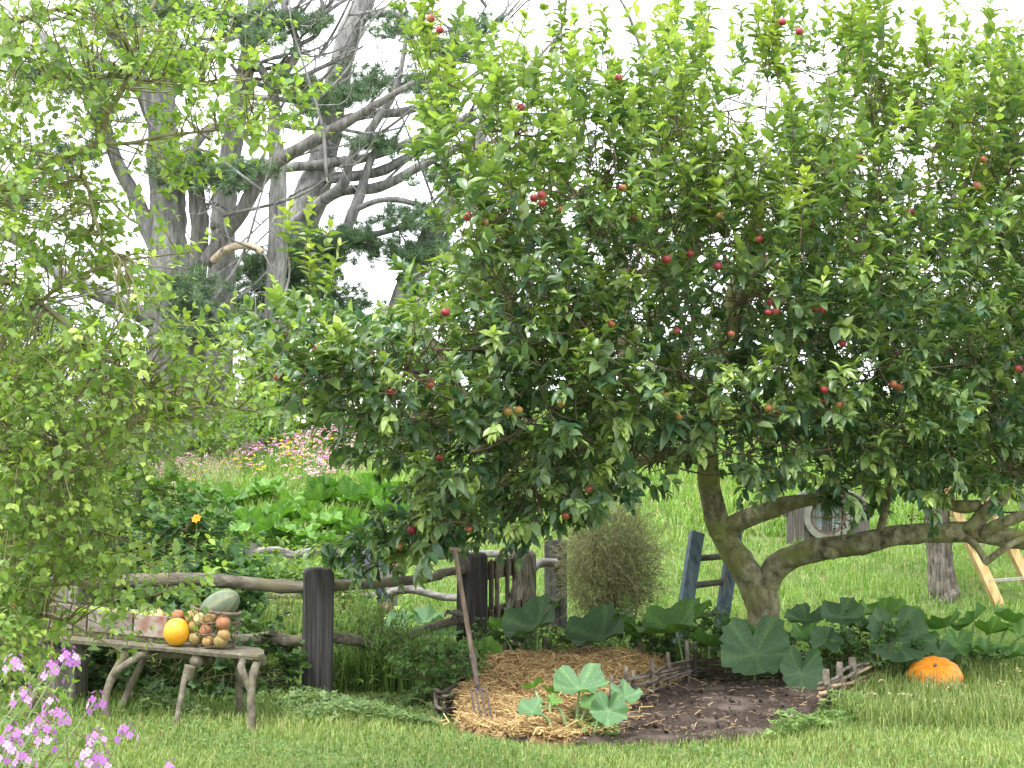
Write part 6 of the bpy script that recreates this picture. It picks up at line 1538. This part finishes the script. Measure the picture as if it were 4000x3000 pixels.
def bloom(g, c, n_, size, colr, petals=5, nrm=(0, -.7, .7)):
    nrm = nz(nrm); u = nz(np.cross(nrm, (0.1, 0.2, 1))); w = np.cross(nrm, u)
    for k in range(petals):
        a = k * 2 * math.pi / petals + n_; d = u * math.cos(a) + w * math.sin(a)
        leaves(g, np.array([c]), np.array([d + nrm * 0.25]), np.array([nrm]), [size], np.array([colr]), T_ROUND)
def small_flower_plant(name, label, cat, base, heads, size, colr, petals=8):
    t = thing(name, label, cat, base)
    for i, (px, py, Y) in enumerate(heads):
        c = at(px, py, Y); g = Geo(); bloom(g, c, i, size, colr, petals, (rng.normal(0, .3), -.8, .5)); g.build('flower', M['petal'], t)
        g = Geo(); b = np.array(base, float); tube(g, spline([b, (b + c) / 2 + rng.normal(0, .04, 3), c + np.array([0, .006, -.004])], 8), 0.004, 5, c=(0.12, 0.22, 0.05)); g.build('stem', SM, t)
small_flower_plant('marigold_plant', 'orange marigolds blooming in the corner behind the lower rail', 'marigold', gb_(50, 12.0), [(78, 2440, 11.3), (62, 2366, 11.4), (40, 2466, 11.3), (22, 2418, 11.4)], 0.035, (0.85, 0.38, 0.01), 10)
small_flower_plant('orange_flower', 'single orange flower above the currant leaves', 'flower', gb_(770, 13.0), [(768, 2027, 12.6)], 0.045, (0.85, 0.34, 0.02), 7)
small_flower_plant('buttercup', 'tiny yellow buttercups by the wiry bush', 'flower', gb_(2500, 13.6), [(2538, 2418, 13.4), (2165, 2467, 13.2), (2300, 2480, 13.2)], 0.02, (0.85, 0.6, 0.01), 5)
# rusty dock spikes in the near greenery
for i, (pts, lb) in enumerate([([(120, 1985, 10.0), (160, 1900, 9.9), (185, 1830, 9.8)], 'rusty seed spike of dock standing highest among the left leaves'), ([(215, 2140, 10.0), (200, 2040, 9.9), (178, 1960, 9.8)], 'rusty dock seed spike just above the bench box'), ([(60, 1520, 10.2), (58, 1470, 10.2), (55, 1430, 10.2)], 'small orange-brown spike beside the broom shrub')]):
    t = thing('dock_spike', lb, 'dock plant', gb_(pts[0][0], pts[0][2]), 'dock seed spikes')
    P_ = spline([at(*p) for p in pts], 10); b = np.array(t.location)
    g = Geo(); tube(g, np.vstack([spline([b, P_[0] * .6 + b * .4, P_[0]], 6)[:-1], P_]), 0.006, 5, c=(0.2, 0.12, 0.05)); g.build('stem', SM, t)
    g = Geo(); k = 120; Q = P_[rng.integers(0, 10, k)] + rng.normal(0, .022, (k, 3)); leaves(g, Q, rdir(k), rdir(k), rng.uniform(.018, .03, k), mixc((0.30, 0.09, 0.03), (0.48, 0.22, 0.09), rng.random(k)), T_TINY); o = g.build('seeds', M['petal'], t); o['kind'] = 'stuff'

# purple wallflowers close to the camera
def wallflowers():
    base = np.array([-1.62, 4.75, 0.0])
    t = thing('wallflower_plant', 'lilac wallflower with long stems leaning across the near corner of the lawn', 'wallflower', base)
    fm = []
    for k in range(4):
        g = Geo(); colr = [(0.45, 0.20, 0.52), (0.37, 0.14, 0.45), (0.58, 0.36, 0.60), (0.20, 0.06, 0.22)][k]
        for j in range(4):
            a = j * math.pi / 2 + 0.2; d = np.array([math.cos(a), math.sin(a), 0.12 + 0.1 * k])
            V0, polys = T_ROUND; 
            leaves(g, np.zeros((1, 3)), np.array([d]), np.array([[0, 0, 1.0]]), [0.62], np.array([colr]), blade_tmpl(0.36, 0.46, 0.02, 0.25, 0.45, 0.85))
        lathe(g, [(0.02, -0.55), (0.07, -0.4), (0.09, -0.05), (0.05, 0.03), (0.005, 0.04)], (0, 0, 0), 6, c=(0.14, 0.09, 0.10) if k == 3 else (0.20, 0.16, 0.12))
        me = g.mesh('flower'); me.materials.append(M['petal']); fm.append(me)
    heads = [(55, 2590, 4.6, 10), (268, 2565, 4.7, 14), (198, 2615, 4.65, 9), (88, 2712, 4.5, 9), (196, 2752, 4.6, 8), (240, 2792, 4.65, 7), (372, 2737, 4.8, 8), (160, 2822, 4.5, 9), (45, 2865, 4.35, 13), (190, 2890, 4.5, 6), (375, 2875, 4.7, 10), (492, 2858, 4.75, 10), (345, 2945, 4.5, 13), (400, 2975, 4.55, 9), (25, 2925, 4.3, 11), (92, 2965, 4.35, 11), (660, 3000, 4.7, 8), (110, 2850, 4.4, 6), (120, 3040, 4.3, 10)]
    for (px, py, Y, n) in heads:
        c = at(px, py, Y); s = base + np.array([*rng.normal(0, .05, 2), 0])
        d = nz(np.array([0.55, rng.normal(0, .1), 0.85])); m = c - d * 0.30
        P_ = spline([s, s * .45 + m * .55 + np.array([-.05, 0, .06]), m, c], 16)
        g = Geo(); tube(g, P_, np.linspace(0.0045, 0.0022, 16), 5, c=(0.17, 0.24, 0.11)); g.build('stem', SM, t)
        g = Geo(); k = 14; jj = rng.integers(6, 14, k); leaves(g, P_[jj], nz(np.stack([rng.normal(0, 1, k), rng.normal(0, 1, k), rng.uniform(.2, 1.2, k)], -1)), rdir(k, 1), rng.uniform(.03, .06, k), mixc((0.10, 0.19, 0.05), (0.2, 0.29, 0.09), rng.random(k)), T_NARROW); g.build('stem_leaves', M['herb'], t)
        sp = bpy.data.objects.new('flower_spike', None); sp.empty_display_size = .05; col.objects.link(sp); sp.parent = t; sp.location = tuple(c - base)
        for q in range(n):
            f = q / n; a = q * 2.4; rr = 0.012 + 0.020 * f; zz = 0.022 - 0.055 * f
            off = np.array([math.cos(a) * rr, math.sin(a) * rr, zz]) + rng.normal(0, .004, 3)
            nrm = nz(np.array([math.cos(a), math.sin(a) - .35, 0.9 - 1.1 * f]))
            o = bpy.data.objects.new('flower', fm[3 if (q < 1) else int(rng.integers(0, 3))]); col.objects.link(o); o.parent = sp
            o.location = tuple(off); o.rotation_euler = Vector(nrm).to_track_quat('Z', 'Y').to_euler(); sc = rng.uniform(.0145, .020) * (0.7 if q < 2 else 1.15); o.scale = (sc, sc, sc)
wallflowers()
shrub('leafy_weed', 'tangle of light green weeds below the lilac wallflowers', 'weed', (-1.72, 5.4, 0.42), (0.36, 0.3, 0.5), 110, 0.045, T_ROUND, (0.09, 0.18, 0.035), (0.22, 0.33, 0.07), stems=10)

# ------------------------------------------------------------------ person stooping behind the fence
def person():
    b = at(1345, 2450, 16.1); x0, y0 = b[0], b[1]; z0 = float(H(x0, y0))
    o0 = np.array([x0, y0, z0])
    t = thing('person', 'person in a dark blue jacket and black trousers stooping behind the fence', 'person', o0)
    J = {}; V, E, Rr = [], [], []
    def v(n, p, r): J[n] = len(V); V.append(p); Rr.append(r)
    def e(a, b_): E.append((J[a], J[b_]))
    v('hip', (-.12, 0, .78), .15); v('waist', (0.0, 0, .93), .145); v('chest', (.20, -.02, 1.0), .165); v('neck', (.36, -.03, .96), .07); v('head0', (.43, -.04, .93), .085); v('head1', (.53, -.05, .86), .095); v('head2', (.58, -.055, .80), .06)
    e('hip', 'waist'); e('waist', 'chest'); e('chest', 'neck'); e('neck', 'head0'); e('head0', 'head1'); e('head1', 'head2')
    for s, sy in (('l', -.10), ('r', .10)):
        v('th' + s, (-.10, sy, .68), .105); v('kn' + s, (0.05, sy * 1.2, .44), .075); v('ca' + s, (-.03, sy * 1.2, .28), .06); v('an' + s, (-.10, sy * 1.2, .08), .045); v('to' + s, (.08, sy * 1.3, .04), .042)
        e('hip', 'th' + s); e('th' + s, 'kn' + s); e('kn' + s, 'ca' + s); e('ca' + s, 'an' + s); e('an' + s, 'to' + s)
        v('sh' + s, (.27, sy * 1.9, .96), .068); v('el' + s, (.30, sy * 2.2, .70), .048); v('wr' + s, (.42, sy * 1.7, .49), .032); v('pa' + s, (.45, sy * 1.6, .42), .030)
        e('chest', 'sh' + s); e('sh' + s, 'el' + s); e('el' + s, 'wr' + s); e('wr' + s, 'pa' + s)
        for k in range(5):
            dx = (-.03, -.015, 0, .015, .03)[k]; n1, n2 = 'f%s%d' % (s, k), 'g%s%d' % (s, k)
            v(n1, (.46 + dx * .4, sy * 1.6 + dx, .38 + (0.02 if k in (0,) else 0)), .010); v(n2, (.475 + dx * .3, sy * 1.55 + dx * 1.1, .335 + (.025 if k in (0, 4) else 0)), .008); e('pa' + s, n1); e(n1, n2)
    me = bpy.data.meshes.new('body'); me.from_pydata([tuple(p) for p in V], E, [])
    o = bpy.data.objects.new('body_cage', me); col.objects.link(o)
    md = o.modifiers.new('skin', 'SKIN'); sv = me.skin_vertices[0].data
    for i, r in enumerate(Rr): sv[i].radius = (r, r)
    sv[0].use_root = True
    o.modifiers.new('sub', 'SUBSURF').levels = 2
    dg = bpy.context.evaluated_depsgraph_get(); ev = o.evaluated_get(dg); m2 = bpy.data.meshes.new_from_object(ev)
    bpy.data.objects.remove(o)
    for mt in ('jacket', 'trousers', 'skin', 'hair'): m2.materials.append(M[mt])
    for p in m2.polygons:
        c = p.center; p.use_smooth = True
        if c.x > .40 and c.z > .72: p.material_index = 3 if (c.z > .86 or c.x < .47) else 2
        elif c.z < .47 and c.x > .36: p.material_index = 2
        elif c.x < -.02 and c.z < .86 or c.z < .62 and abs(c.x) < .25: p.material_index = 1
        else: p.material_index = 0
    body = bpy.data.objects.new('body', m2); col.objects.link(body); body.parent = t
person()
